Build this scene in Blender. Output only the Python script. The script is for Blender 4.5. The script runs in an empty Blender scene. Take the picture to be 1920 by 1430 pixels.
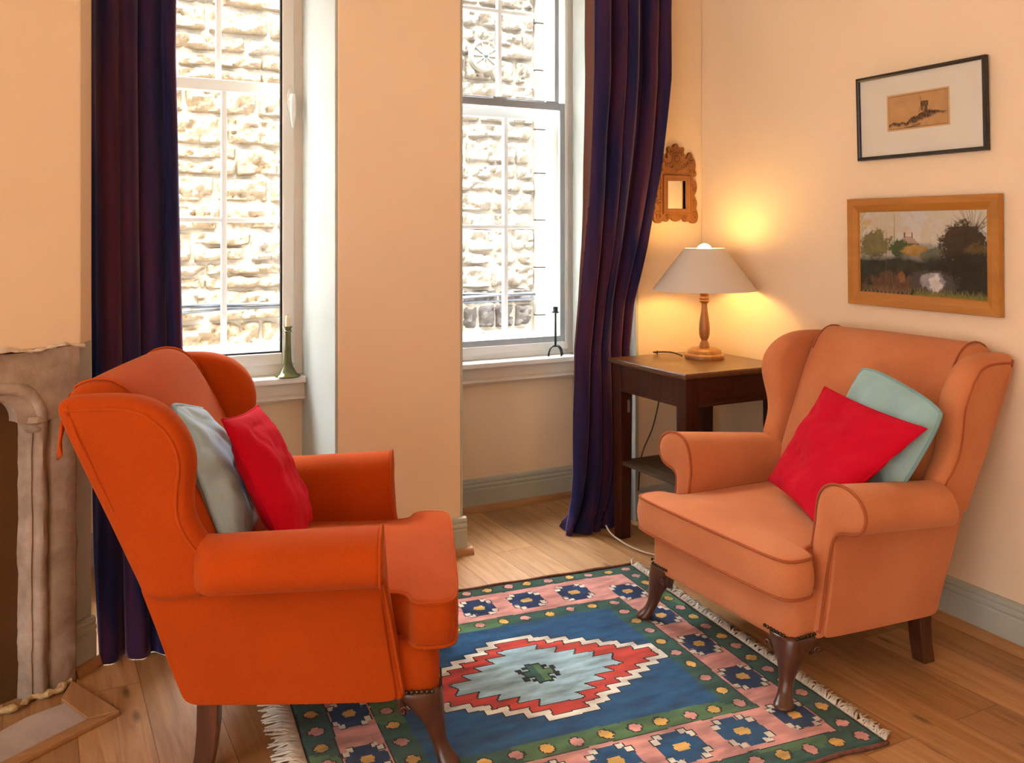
import bpy, bmesh, math, random
import numpy as np
from mathutils import Vector, noise
random.seed(7)
rng = np.random.default_rng(7)
SC = bpy.context.scene
COL = SC.collection
R = math.radians
PI = math.pi

# ------------------------------------------------------------------ camera, light, exposure
cam = bpy.data.cameras.new('camera')
cam.sensor_fit = 'HORIZONTAL'
cam.sensor_width = 36.0
cam.lens = 1700 / 1920 * 36
cam.shift_y = -283 / 1920
cam.clip_start = 0.05
camo = bpy.data.objects.new('camera', cam)
COL.objects.link(camo)
camo.location = (0, 0, 1.32)
camo.rotation_euler = (R(90), 0, R(-27.9))
SC.camera = camo

SC.view_settings.view_transform = 'Standard'
SC.view_settings.look = 'None'
SC.view_settings.gamma = 1
SC.view_settings.use_curve_mapping = False
SC.view_settings.exposure = 1.10
SC.cycles.use_denoising = True
SC.cycles.max_bounces = 10
SC.cycles.diffuse_bounces = 6

W = bpy.data.worlds.new('world')
SC.world = W
W.use_nodes = True
wn = W.node_tree
bg = wn.nodes['Background']
bg.inputs[0].default_value = (0.93, 0.97, 1.0, 1)
_tc = wn.nodes.new('ShaderNodeTexCoord')
_sx = wn.nodes.new('ShaderNodeSeparateXYZ')
_mr = wn.nodes.new('ShaderNodeMapRange')
_mr.inputs['From Min'].default_value = 0.35
_mr.inputs['From Max'].default_value = 1.0
_mr.inputs['To Min'].default_value = 1.4      # overcast sky: dimmer at the horizon,
_mr.inputs['To Max'].default_value = 38.0      # brightest overhead
wn.links.new(_tc.outputs['Generated'], _sx.inputs[0])
wn.links.new(_sx.outputs['Z'], _mr.inputs['Value'])
wn.links.new(_mr.outputs['Result'], bg.inputs[1])

def light(name, kind, loc, rot, energy, color, **kw):
    l = bpy.data.lights.new(name, kind)
    l.energy = energy
    l.color = color
    for k, v in kw.items():
        setattr(l, k, v)
    o = bpy.data.objects.new(name, l)
    COL.objects.link(o)
    o.location = loc
    o.rotation_euler = rot
    return o

def aim(o, d):
    o.rotation_euler = Vector(d).to_track_quat('-Z', 'Y').to_euler()

sun = light('sun', 'SUN', (0, 0, 8), (0, 0, 0), 12.0, (1.0, 0.96, 0.9), angle=R(16))
aim(sun, (0.5, 0.45, -0.8))

# ------------------------------------------------------------------ materials
def new_mat(name):
    m = bpy.data.materials.new(name)
    m.use_nodes = True
    nt = m.node_tree
    return m, nt, nt.nodes['Principled BSDF']

def N(nt, kind, **kw):
    n = nt.nodes.new(kind)
    for k, v in kw.items():
        if k.startswith('i_'):
            n.inputs[k[2:].replace('_', ' ')].default_value = v
        else:
            setattr(n, k, v)
    return n

def ramp(nt, stops):
    n = nt.nodes.new('ShaderNodeValToRGB')
    el = n.color_ramp.elements
    while len(el) > 1:
        el.remove(el[0])
    el[0].position = stops[0][0]
    el[0].color = (*stops[0][1], 1)
    for p, c in stops[1:]:
        e = el.new(p)
        e.color = (*c, 1)
    return n

def coords(nt, scale=(1, 1, 1), rot=(0, 0, 0), which='Object'):
    tc = N(nt, 'ShaderNodeTexCoord')
    mp = N(nt, 'ShaderNodeMapping')
    mp.inputs['Scale'].default_value = scale
    mp.inputs['Rotation'].default_value = rot
    nt.links.new(tc.outputs[which], mp.inputs['Vector'])
    return mp.outputs['Vector']

def noisy(name, c1, c2, scale=5, rough=0.7, bump=0.0, bscale=None, stretch=(1, 1, 1), detail=6, spec=0.3,
          sheen=0.0, sheen_tint=None, lo=0.3, hi=0.7, dist=0.01, metallic=0.0, rot=(0, 0, 0), coat=0.0):
    m, nt, b = new_mat(name)
    v = coords(nt, stretch, rot)
    n = N(nt, 'ShaderNodeTexNoise')
    n.inputs['Scale'].default_value = scale
    n.inputs['Detail'].default_value = detail
    nt.links.new(v, n.inputs['Vector'])
    r = ramp(nt, [(lo, c1), (hi, c2)])
    nt.links.new(n.outputs['Fac'], r.inputs['Fac'])
    nt.links.new(r.outputs['Color'], b.inputs['Base Color'])
    b.inputs['Roughness'].default_value = rough
    b.inputs['Specular IOR Level'].default_value = spec
    b.inputs['Metallic'].default_value = metallic
    b.inputs['Coat Weight'].default_value = coat
    if sheen:
        b.inputs['Sheen Weight'].default_value = sheen
        b.inputs['Sheen Roughness'].default_value = 0.4
        if sheen_tint:
            b.inputs['Sheen Tint'].default_value = (*sheen_tint, 1)
    if bump:
        n2 = N(nt, 'ShaderNodeTexNoise')
        n2.inputs['Scale'].default_value = bscale or scale * 6
        n2.inputs['Detail'].default_value = 4
        nt.links.new(v, n2.inputs['Vector'])
        bp = N(nt, 'ShaderNodeBump')
        bp.inputs['Strength'].default_value = bump
        bp.inputs['Distance'].default_value = dist
        nt.links.new(n2.outputs['Fac'], bp.inputs['Height'])
        nt.links.new(bp.outputs['Normal'], b.inputs['Normal'])
    return m

M = {}
M['wall'] = noisy('peach_plaster', (0.79, 0.635, 0.46), (0.82, 0.665, 0.49), 2.2, 0.85, 0.12, 60, spec=0.15, dist=0.004)
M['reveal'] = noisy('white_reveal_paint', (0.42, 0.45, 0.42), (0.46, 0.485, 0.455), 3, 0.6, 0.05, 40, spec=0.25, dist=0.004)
M['white'] = noisy('white_gloss_paint', (0.78, 0.78, 0.75), (0.83, 0.83, 0.80), 4, 0.35, 0.0, spec=0.4)
M['upvc'] = noisy('white_plastic', (0.80, 0.80, 0.79), (0.82, 0.82, 0.81), 4, 0.3, spec=0.45)
M['grey_metal'] = noisy('grey_aluminium', (0.36, 0.39, 0.42), (0.40, 0.43, 0.46), 6, 0.45, spec=0.4)
M['black'] = noisy('black_gasket', (0.02, 0.022, 0.025), (0.03, 0.03, 0.035), 6, 0.6)
M['ceiling'] = noisy('white_ceiling', (0.80, 0.77, 0.70), (0.82, 0.79, 0.72), 3, 0.9)
M['base'] = noisy('grey_green_skirting', (0.40, 0.425, 0.375), (0.44, 0.465, 0.415), 5, 0.5, 0.04, 40, spec=0.35, dist=0.004)
M['sill'] = noisy('cream_sill_paint', (0.66, 0.60, 0.52), (0.72, 0.66, 0.58), 5, 0.5, 0.04, 30, spec=0.3, dist=0.004)

def wood(name, dark, light_, axis=0, scale=9, rough=0.45, ring=14, spec=0.4, coat=0.0, bump=0.05):
    m, nt, b = new_mat(name)
    st = [ring, ring, ring]
    st[axis] = 1.2
    v = coords(nt, tuple(st))
    n = N(nt, 'ShaderNodeTexNoise')
    n.inputs['Scale'].default_value = scale / 3
    n.inputs['Detail'].default_value = 8
    n.inputs['Distortion'].default_value = 0.6
    nt.links.new(v, n.inputs['Vector'])
    r = ramp(nt, [(0.28, dark), (0.72, light_)])
    nt.links.new(n.outputs['Fac'], r.inputs['Fac'])
    nt.links.new(r.outputs['Color'], b.inputs['Base Color'])
    b.inputs['Roughness'].default_value = rough
    b.inputs['Specular IOR Level'].default_value = spec
    b.inputs['Coat Weight'].default_value = coat
    b.inputs['Coat Roughness'].default_value = 0.25
    bp = N(nt, 'ShaderNodeBump')
    bp.inputs['Strength'].default_value = bump
    bp.inputs['Distance'].default_value = 0.004
    nt.links.new(n.outputs['Fac'], bp.inputs['Height'])
    nt.links.new(bp.outputs['Normal'], b.inputs['Normal'])
    return m

M['mahogany'] = wood('dark_mahogany', (0.020, 0.005, 0.003), (0.062, 0.015, 0.007), 2, 9, 0.42, spec=0.25)
M['mahogany_x'] = wood('dark_mahogany_rail', (0.020, 0.005, 0.003), (0.060, 0.015, 0.007), 1, 9, 0.42, spec=0.25)
M['tabletop'] = wood('brown_table_top', (0.075, 0.030, 0.012), (0.150, 0.066, 0.024), 1, 8, 0.33, coat=0.25)
M['shelf'] = wood('weathered_shelf', (0.050, 0.035, 0.024), (0.095, 0.066, 0.044), 1, 9, 0.8, spec=0.12)
M['legwood'] = wood('chair_leg_wood', (0.040, 0.012, 0.007), (0.100, 0.034, 0.017), 2, 9, 0.28, coat=0.35)
M['lampwood'] = wood('honey_turned_wood', (0.24, 0.095, 0.022), (0.36, 0.16, 0.045), 2, 8, 0.4, coat=0.2)
M['framewood'] = wood('honey_frame_wood', (0.36, 0.145, 0.018), (0.47, 0.20, 0.030), 1, 6, 0.4, ring=10)
M['carved'] = wood('carved_wood', (0.20, 0.075, 0.020), (0.36, 0.145, 0.042), 2, 10, 0.55, ring=6)
M['trimwood'] = wood('oak_trim', (0.30, 0.145, 0.055), (0.44, 0.235, 0.10), 1, 8, 0.5)
M['trimwood_x'] = wood('oak_trim_across', (0.30, 0.145, 0.055), (0.44, 0.235, 0.10), 0, 8, 0.5)
M['hearthwood'] = wood('hearth_oak', (0.19, 0.075, 0.028), (0.29, 0.125, 0.05), 0, 8, 0.5)
M['board'] = noisy('brown_infill_board', (0.085, 0.040, 0.013), (0.125, 0.062, 0.022), 3, 0.6, 0.05, 60, dist=0.003)
M['plaster_edge'] = noisy('rough_plaster', (0.55, 0.47, 0.38), (0.70, 0.62, 0.52), 30, 0.9, 0.6, 60)
M['mortar_gold'] = noisy('sandy_mortar', (0.48, 0.34, 0.16), (0.62, 0.46, 0.25), 40, 0.95, 0.8, 90)
M['hearthstone'] = noisy('pale_hearth_stone', (0.36, 0.29, 0.24), (0.55, 0.47, 0.41), 7, 0.7, 0.15, 50, lo=0.25, hi=0.75)

def stone_mat(name, stops, scale, bump, rough=0.9, dist=0.02):
    m, nt, b = new_mat(name)
    v = coords(nt)
    n = N(nt, 'ShaderNodeTexNoise')
    n.inputs['Scale'].default_value = scale
    n.inputs['Detail'].default_value = 9
    n.inputs['Roughness'].default_value = 0.65
    nt.links.new(v, n.inputs['Vector'])
    r = ramp(nt, stops)
    nt.links.new(n.outputs['Fac'], r.inputs['Fac'])
    nt.links.new(r.outputs['Color'], b.inputs['Base Color'])
    b.inputs['Roughness'].default_value = rough
    b.inputs['Specular IOR Level'].default_value = 0.1
    n2 = N(nt, 'ShaderNodeTexNoise')
    n2.inputs['Scale'].default_value = scale * 5
    n2.inputs['Detail'].default_value = 8
    nt.links.new(v, n2.inputs['Vector'])
    bp = N(nt, 'ShaderNodeBump')
    bp.inputs['Strength'].default_value = bump
    bp.inputs['Distance'].default_value = dist
    nt.links.new(n2.outputs['Fac'], bp.inputs['Height'])
    nt.links.new(bp.outputs['Normal'], b.inputs['Normal'])
    return m

M['fire_stone'] = stone_mat('worn_fireplace_stone', [(0.22, (0.13, 0.092, 0.070)), (0.42, (0.29, 0.225, 0.180)), (0.58, (0.39, 0.315, 0.262)), (0.75, (0.52, 0.45, 0.39))], 7, 0.35, dist=0.012)
M['out_stone'] = stone_mat('golden_rubble_stone', [(0.25, (0.0761, 0.0514, 0.0277)), (0.45, (0.1299, 0.0963, 0.0627)), (0.72, (0.1703, 0.1432, 0.1096))], 6, 0.7)
M['out_stone_grey'] = stone_mat('pale_grey_stone', [(0.25, (0.0864, 0.0696, 0.0528)), (0.45, (0.1344, 0.1152, 0.0936)), (0.72, (0.1728, 0.1560, 0.1320))], 6, 0.7)
M['out_stone_dark'] = stone_mat('stained_grey_stone', [(0.25, (0.0240, 0.0208, 0.0192)), (0.5, (0.0440, 0.0392, 0.0352)), (0.75, (0.0680, 0.0600, 0.0540))], 6, 0.5)
M['out_mortar'] = stone_mat('pale_lime_mortar', [(0.3, (0.1418, 0.1247, 0.1010)), (0.7, (0.1719, 0.1590, 0.1375))], 9, 0.5)
M['out_dressed'] = stone_mat('pale_dressed_stone', [(0.3, (0.1251, 0.1122, 0.0938)), (0.7, (0.1472, 0.1362, 0.1178))], 8, 0.3)
M['ground'] = noisy('alley_paving', (0.45, 0.42, 0.38), (0.58, 0.55, 0.50), 4, 0.9)

def fabric(name, c, var=0.12, weave=420, bump=0.25, sheen=0.25, tint=(1, 0.9, 0.8), rough=0.9, worn=None):
    m, nt, b = new_mat(name)
    v = coords(nt)
    n = N(nt, 'ShaderNodeTexNoise')
    n.inputs['Scale'].default_value = 3.5
    n.inputs['Detail'].default_value = 5
    nt.links.new(v, n.inputs['Vector'])
    lo = tuple(x * (1 - var) for x in c)
    hi = worn or tuple(min(1, x * (1 + var)) for x in c)
    r = ramp(nt, [(0.3, lo), (0.7, hi)])
    nt.links.new(n.outputs['Fac'], r.inputs['Fac'])
    n3 = N(nt, 'ShaderNodeTexNoise')
    n3.inputs['Scale'].default_value = 260
    n3.inputs['Detail'].default_value = 2
    nt.links.new(v, n3.inputs['Vector'])
    mx = N(nt, 'ShaderNodeMixRGB', blend_type='MULTIPLY')
    mx.inputs['Fac'].default_value = 0.35
    r3 = ramp(nt, [(0.3, (0.72, 0.72, 0.72)), (0.7, (1.1, 1.1, 1.1))])
    nt.links.new(n3.outputs['Fac'], r3.inputs['Fac'])
    nt.links.new(r.outputs['Color'], mx.inputs['Color1'])
    nt.links.new(r3.outputs['Color'], mx.inputs['Color2'])
    nt.links.new(mx.outputs['Color'], b.inputs['Base Color'])
    b.inputs['Roughness'].default_value = rough
    b.inputs['Specular IOR Level'].default_value = 0.12
    b.inputs['Sheen Weight'].default_value = sheen
    b.inputs['Sheen Roughness'].default_value = 0.5
    b.inputs['Sheen Tint'].default_value = (*tint, 1)
    w = N(nt, 'ShaderNodeTexNoise')
    w.inputs['Scale'].default_value = weave
    w.inputs['Detail'].default_value = 2
    nt.links.new(v, w.inputs['Vector'])
    bp = N(nt, 'ShaderNodeBump')
    bp.inputs['Strength'].default_value = bump
    bp.inputs['Distance'].default_value = 0.002
    nt.links.new(w.outputs['Fac'], bp.inputs['Height'])
    nt.links.new(bp.outputs['Normal'], b.inputs['Normal'])
    return m

M['orange'] = fabric('bright_orange_wool', (0.40, 0.052, 0.0025), 0.10, sheen=0.15, tint=(1, 0.6, 0.3))
M['orange_pipe'] = fabric('orange_piping', (0.42, 0.060, 0.004), 0.10, sheen=0.1, tint=(1, 0.6, 0.3))
M['salmon'] = fabric('faded_terracotta_wool', (0.56, 0.180, 0.072), 0.10, sheen=0.2, tint=(1, 0.75, 0.55), worn=(0.60, 0.225, 0.10))
M['salmon_pipe'] = fabric('terracotta_piping', (0.36, 0.095, 0.035), 0.10, sheen=0.1, tint=(1, 0.75, 0.55))
M['red'] = fabric('crimson_cotton', (0.52, 0.002, 0.020), 0.08, 300, 0.2, 0.06, (1, 0.2, 0.25))
M['teal'] = fabric('duck_egg_velvet', (0.27, 0.45, 0.46), 0.15, 200, 0.2, 0.6, (0.8, 1, 1))
M['teal_pipe'] = fabric('duck_egg_piping', (0.20, 0.37, 0.39), 0.1, 200, 0.2, 0.3, (0.8, 1, 1))
M['blue'] = fabric('pale_blue_cotton', (0.40, 0.66, 0.88), 0.15, 240, 0.2, 0.4, (0.85, 0.95, 1))
M['blue_pipe'] = fabric('pale_blue_piping', (0.34, 0.58, 0.80), 0.1, 240, 0.2, 0.3, (0.85, 0.95, 1))

def velvet(name, navy, plum):
    m, nt, b = new_mat(name)
    v = coords(nt, (6, 6, 0.6))
    n = N(nt, 'ShaderNodeTexNoise')
    n.inputs['Scale'].default_value = 1.6
    n.inputs['Detail'].default_value = 3
    nt.links.new(v, n.inputs['Vector'])
    r = ramp(nt, [(0.40, navy), (0.62, plum)])
    nt.links.new(n.outputs['Fac'], r.inputs['Fac'])
    nt.links.new(r.outputs['Color'], b.inputs['Base Color'])
    b.inputs['Roughness'].default_value = 0.8
    b.inputs['Specular IOR Level'].default_value = 0.05
    b.inputs['Sheen Weight'].default_value = 0.8
    b.inputs['Sheen Roughness'].default_value = 0.35
    r2 = ramp(nt, [(0.40, (0.26, 0.29, 0.70)), (0.62, (0.60, 0.38, 0.52))])
    nt.links.new(n.outputs['Fac'], r2.inputs['Fac'])
    nt.links.new(r2.outputs['Color'], b.inputs['Sheen Tint'])
    n2 = N(nt, 'ShaderNodeTexNoise')
    n2.inputs['Scale'].default_value = 300
    v2 = coords(nt)
    nt.links.new(v2, n2.inputs['Vector'])
    bp = N(nt, 'ShaderNodeBump')
    bp.inputs['Strength'].default_value = 0.15
    bp.inputs['Distance'].default_value = 0.002
    nt.links.new(n2.outputs['Fac'], bp.inputs['Height'])
    nt.links.new(bp.outputs['Normal'], b.inputs['Normal'])
    return m

M['velvet'] = velvet('navy_velvet', (0.014, 0.015, 0.060), (0.058, 0.020, 0.046))
M['velvet_lit_edge'] = noisy('window_lit_plum_edge', (0.13, 0.065, 0.055), (0.17, 0.085, 0.072), 8, 0.9, stretch=(1, 1, 0.3))  # window light on the curtain's leading edge, put into the colour

m, nt, b = new_mat('window_glass')
nt.nodes.remove(b)
out = nt.nodes['Material Output']
tr = N(nt, 'ShaderNodeBsdfTransparent')
gl = N(nt, 'ShaderNodeBsdfGlossy')
gl.inputs['Roughness'].default_value = 0.02
mx = N(nt, 'ShaderNodeMixShader')
fr = N(nt, 'ShaderNodeLayerWeight')
pw_ = N(nt, 'ShaderNodeMath', operation='POWER')
pw_.inputs[1].default_value = 5
nt.links.new(fr.outputs['Facing'], pw_.inputs[0])
ma_ = N(nt, 'ShaderNodeMath', operation='MULTIPLY_ADD')   # a Schlick-like reflectance for thin glass
ma_.inputs[1].default_value = 0.6
ma_.inputs[2].default_value = 0.012
nt.links.new(pw_.outputs[0], ma_.inputs[0])
nt.links.new(ma_.outputs[0], mx.inputs[0])
nt.links.new(tr.outputs[0], mx.inputs[1])
nt.links.new(gl.outputs[0], mx.inputs[2])
nt.links.new(mx.outputs[0], out.inputs['Surface'])
M['glass'] = m

m, nt, b = new_mat('mirror_glass')
b.inputs['Base Color'].default_value = (0.85, 0.85, 0.80, 1)
b.inputs['Metallic'].default_value = 1
b.inputs['Roughness'].default_value = 0.06
M['mirror'] = m

m, nt, b = new_mat('lamp_bulb_glow')
b.inputs['Base Color'].default_value = (1, 1, 1, 1)
b.inputs['Emission Color'].default_value = (1.0, 0.58, 0.16, 1)
b.inputs['Emission Strength'].default_value = 46
M['bulb'] = m

m, nt, b = new_mat('linen_lamp_shade')
nt.nodes.remove(b)
out = nt.nodes['Material Output']
df = N(nt, 'ShaderNodeBsdfDiffuse')
df.inputs['Color'].default_value = (0.66, 0.60, 0.54, 1)
tl = N(nt, 'ShaderNodeBsdfTranslucent')
tl.inputs['Color'].default_value = (0.62, 0.56, 0.48, 1)
mx = N(nt, 'ShaderNodeMixShader')
mx.inputs[0].default_value = 0.05
nt.links.new(df.outputs[0], mx.inputs[1])
nt.links.new(tl.outputs[0], mx.inputs[2])
nt.links.new(mx.outputs[0], out.inputs['Surface'])
M['shade'] = m

M['ceramic'] = noisy('olive_glazed_ceramic', (0.050, 0.055, 0.004), (0.120, 0.118, 0.014), 12, 0.12, spec=0.6, coat=0.6)
M['wax'] = noisy('cream_wax', (0.75, 0.62, 0.42), (0.82, 0.70, 0.52), 12, 0.5)
M['iron'] = noisy('green_black_iron', (0.010, 0.022, 0.020), (0.025, 0.050, 0.045), 20, 0.45, metallic=0.3, spec=0.5)
M['cable'] = noisy('brown_flex', (0.05, 0.03, 0.02), (0.08, 0.05, 0.03), 20, 0.5)
M['cable_white'] = noisy('cream_flex', (0.55, 0.48, 0.38), (0.60, 0.52, 0.42), 20, 0.5)
M['cable_out'] = noisy('black_outdoor_cable', (0.022, 0.027, 0.036), (0.045, 0.053, 0.066), 10, 0.4)
M['blackframe'] = noisy('black_stained_frame', (0.012, 0.009, 0.008), (0.028, 0.021, 0.018), 20, 0.35, spec=0.45, stretch=(1, 8, 8))
M['mount'] = noisy('white_mount_card', (0.62, 0.60, 0.54), (0.66, 0.64, 0.58), 6, 0.8)
M['brass'] = noisy('dark_brass', (0.045, 0.028, 0.015), (0.10, 0.065, 0.035), 40, 0.35, metallic=0.8, spec=0.5)
M['plaque'] = noisy('worn_steel_plate', (0.20, 0.17, 0.13), (0.30, 0.26, 0.20), 30, 0.5, metallic=0.4)
M['fringe'] = noisy('cream_wool_fringe', (0.50, 0.46, 0.40), (0.68, 0.64, 0.56), 60, 0.95)
M['selvedge'] = noisy('brown_wool_selvedge', (0.10, 0.045, 0.035), (0.20, 0.09, 0.07), 60, 0.95)

def vcol_mat(name, rough=0.6):
    m, nt, b = new_mat(name)
    a = N(nt, 'ShaderNodeVertexColor', layer_name='pigment')
    nt.links.new(a.outputs['Color'], b.inputs['Base Color'])
    b.inputs['Roughness'].default_value = rough
    b.inputs['Specular IOR Level'].default_value = 0.2
    return m
M['paint'] = vcol_mat('oil_paint', 0.5)
M['etching'] = vcol_mat('etching_ink', 0.8)

# oak floor: boards run along the room (world Y)
m, nt, b = new_mat('oak_floorboards')
tc = N(nt, 'ShaderNodeTexCoord')
mp = N(nt, 'ShaderNodeMapping')
mp.inputs['Rotation'].default_value = (0, 0, R(90))
mp.inputs['Location'].default_value = (0.35, 0.07, 0)
nt.links.new(tc.outputs['Object'], mp.inputs['Vector'])
bk = N(nt, 'ShaderNodeTexBrick', offset=0.37, offset_frequency=2)
bk.inputs['Scale'].default_value = 1
bk.inputs['Brick Width'].default_value = 1.25
bk.inputs['Row Height'].default_value = 0.175
bk.inputs['Mortar Size'].default_value = 0.0014
bk.inputs['Mortar Smooth'].default_value = 0.3
bk.inputs['Bias'].default_value = 0
bk.inputs['Color1'].default_value = (0, 0, 0, 1)
bk.inputs['Color2'].default_value = (1, 1, 1, 1)
bk.inputs['Mortar'].default_value = (0.5, 0.5, 0.5, 1)
nt.links.new(mp.outputs['Vector'], bk.inputs['Vector'])
# per-board offset so that the grain breaks at each board
off = N(nt, 'ShaderNodeVectorMath', operation='SCALE')
off.inputs['Scale'].default_value = 7.0
nt.links.new(bk.outputs['Color'], off.inputs[0])
ad = N(nt, 'ShaderNodeVectorMath', operation='ADD')
nt.links.new(tc.outputs['Object'], ad.inputs[0])
nt.links.new(off.outputs[0], ad.inputs[1])
mg = N(nt, 'ShaderNodeMapping')
mg.inputs['Scale'].default_value = (16, 1.1, 1)
nt.links.new(ad.outputs[0], mg.inputs['Vector'])
ng = N(nt, 'ShaderNodeTexNoise')
ng.inputs['Scale'].default_value = 2.0
ng.inputs['Detail'].default_value = 8
ng.inputs['Roughness'].default_value = 0.62
ng.inputs['Distortion'].default_value = 0.9
nt.links.new(mg.outputs[0], ng.inputs['Vector'])
rg = ramp(nt, [(0.25, (0.26, 0.120, 0.042)), (0.48, (0.42, 0.228, 0.096)), (0.75, (0.55, 0.335, 0.155))])
nt.links.new(ng.outputs['Fac'], rg.inputs['Fac'])
rb = ramp(nt, [(0.0, (0.74, 0.70, 0.66)), (1.0, (1.10, 1.10, 1.10))])
nt.links.new(bk.outputs['Color'], rb.inputs['Fac'])
m1 = N(nt, 'ShaderNodeMixRGB', blend_type='MULTIPLY')
m1.inputs['Fac'].default_value = 1
nt.links.new(rg.outputs['Color'], m1.inputs['Color1'])
nt.links.new(rb.outputs['Color'], m1.inputs['Color2'])
# knots
mk = N(nt, 'ShaderNodeMapping')
mk.inputs['Scale'].default_value = (3.6, 1.1, 1)
nt.links.new(ad.outputs[0], mk.inputs['Vector'])
vk = N(nt, 'ShaderNodeTexVoronoi', voronoi_dimensions='2D')
vk.inputs['Scale'].default_value = 1.0
nt.links.new(mk.outputs[0], vk.inputs['Vector'])
rk = ramp(nt, [(0.015, (0.65, 0.65, 0.65)), (0.050, (0, 0, 0))])
nt.links.new(vk.outputs['Distance'], rk.inputs['Fac'])
m2 = N(nt, 'ShaderNodeMixRGB', blend_type='MIX')
m2.inputs['Color2'].default_value = (0.045, 0.022, 0.012, 1)
nt.links.new(rk.outputs['Color'], m2.inputs['Fac'])
nt.links.new(m1.outputs['Color'], m2.inputs['Color1'])
# dark joints
m3 = N(nt, 'ShaderNodeMixRGB', blend_type='MIX')
m3.inputs['Color2'].default_value = (0.10, 0.045, 0.018, 1)
fm = N(nt, 'ShaderNodeMath', operation='MULTIPLY')
fm.inputs[1].default_value = 0.75
nt.links.new(bk.outputs['Fac'], fm.inputs[0])
nt.links.new(fm.outputs[0], m3.inputs['Fac'])
nt.links.new(m2.outputs['Color'], m3.inputs['Color1'])
nt.links.new(m3.outputs['Color'], b.inputs['Base Color'])
b.inputs['Roughness'].default_value = 0.42
b.inputs['Specular IOR Level'].default_value = 0.35
bp = N(nt, 'ShaderNodeBump')
bp.inputs['Strength'].default_value = 0.25
bp.inputs['Distance'].default_value = 0.002
sb = N(nt, 'ShaderNodeMath', operation='SUBTRACT')
nt.links.new(ng.outputs['Fac'], sb.inputs[0])
nt.links.new(bk.outputs['Fac'], sb.inputs[1])
nt.links.new(sb.outputs[0], bp.inputs['Height'])
nt.links.new(bp.outputs['Normal'], b.inputs['Normal'])
M['floor'] = m

def rug_mat(name, c, var=0.38):
    c1 = tuple(x * (1 - var) for x in c)
    c2 = tuple(min(1, x * (1 + var)) for x in c)
    return noisy(name, c1, c2, 9, 0.95, 0.9, 330, stretch=(1, 3, 1), sheen=0.2, detail=8, spec=0.05, lo=0.3, hi=0.7, dist=0.004)
RUGC = [('rug_navy', (0.012, 0.088, 0.21)), ('rug_green', (0.030, 0.105, 0.085)), ('rug_pink', (0.66, 0.31, 0.27)),
        ('rug_red', (0.56, 0.060, 0.045)), ('rug_pale_blue', (0.32, 0.50, 0.56)), ('rug_cream', (0.82, 0.75, 0.62)),
        ('rug_gold', (0.70, 0.42, 0.11)), ('rug_black', (0.020, 0.026, 0.028)), ('rug_deep_blue', (0.008, 0.042, 0.13)),
        ('rug_moss', (0.085, 0.19, 0.085))]
RUGM = [rug_mat(n, c) for n, c in RUGC]

# ------------------------------------------------------------------ mesh helpers
def mesh(name, verts, faces, mat, parent=None, smooth=True, mats=None, mi=None):
    me = bpy.data.meshes.new(name)
    me.from_pydata([tuple(map(float, v)) for v in verts], [], [tuple(f) for f in faces])
    me.validate()
    for mm in (mats or [mat]):
        me.materials.append(mm)
    if mi is not None:
        me.polygons.foreach_set('material_index', np.array(mi, dtype=np.int32))
    bm = bmesh.new()
    bm.from_mesh(me)
    bmesh.ops.recalc_face_normals(bm, faces=bm.faces)
    bm.to_mesh(me)
    bm.free()
    if smooth:
        me.polygons.foreach_set('use_smooth', [True] * len(me.polygons))
    o = bpy.data.objects.new(name, me)
    COL.objects.link(o)
    if parent is not None:
        o.parent = parent
    return o

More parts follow.
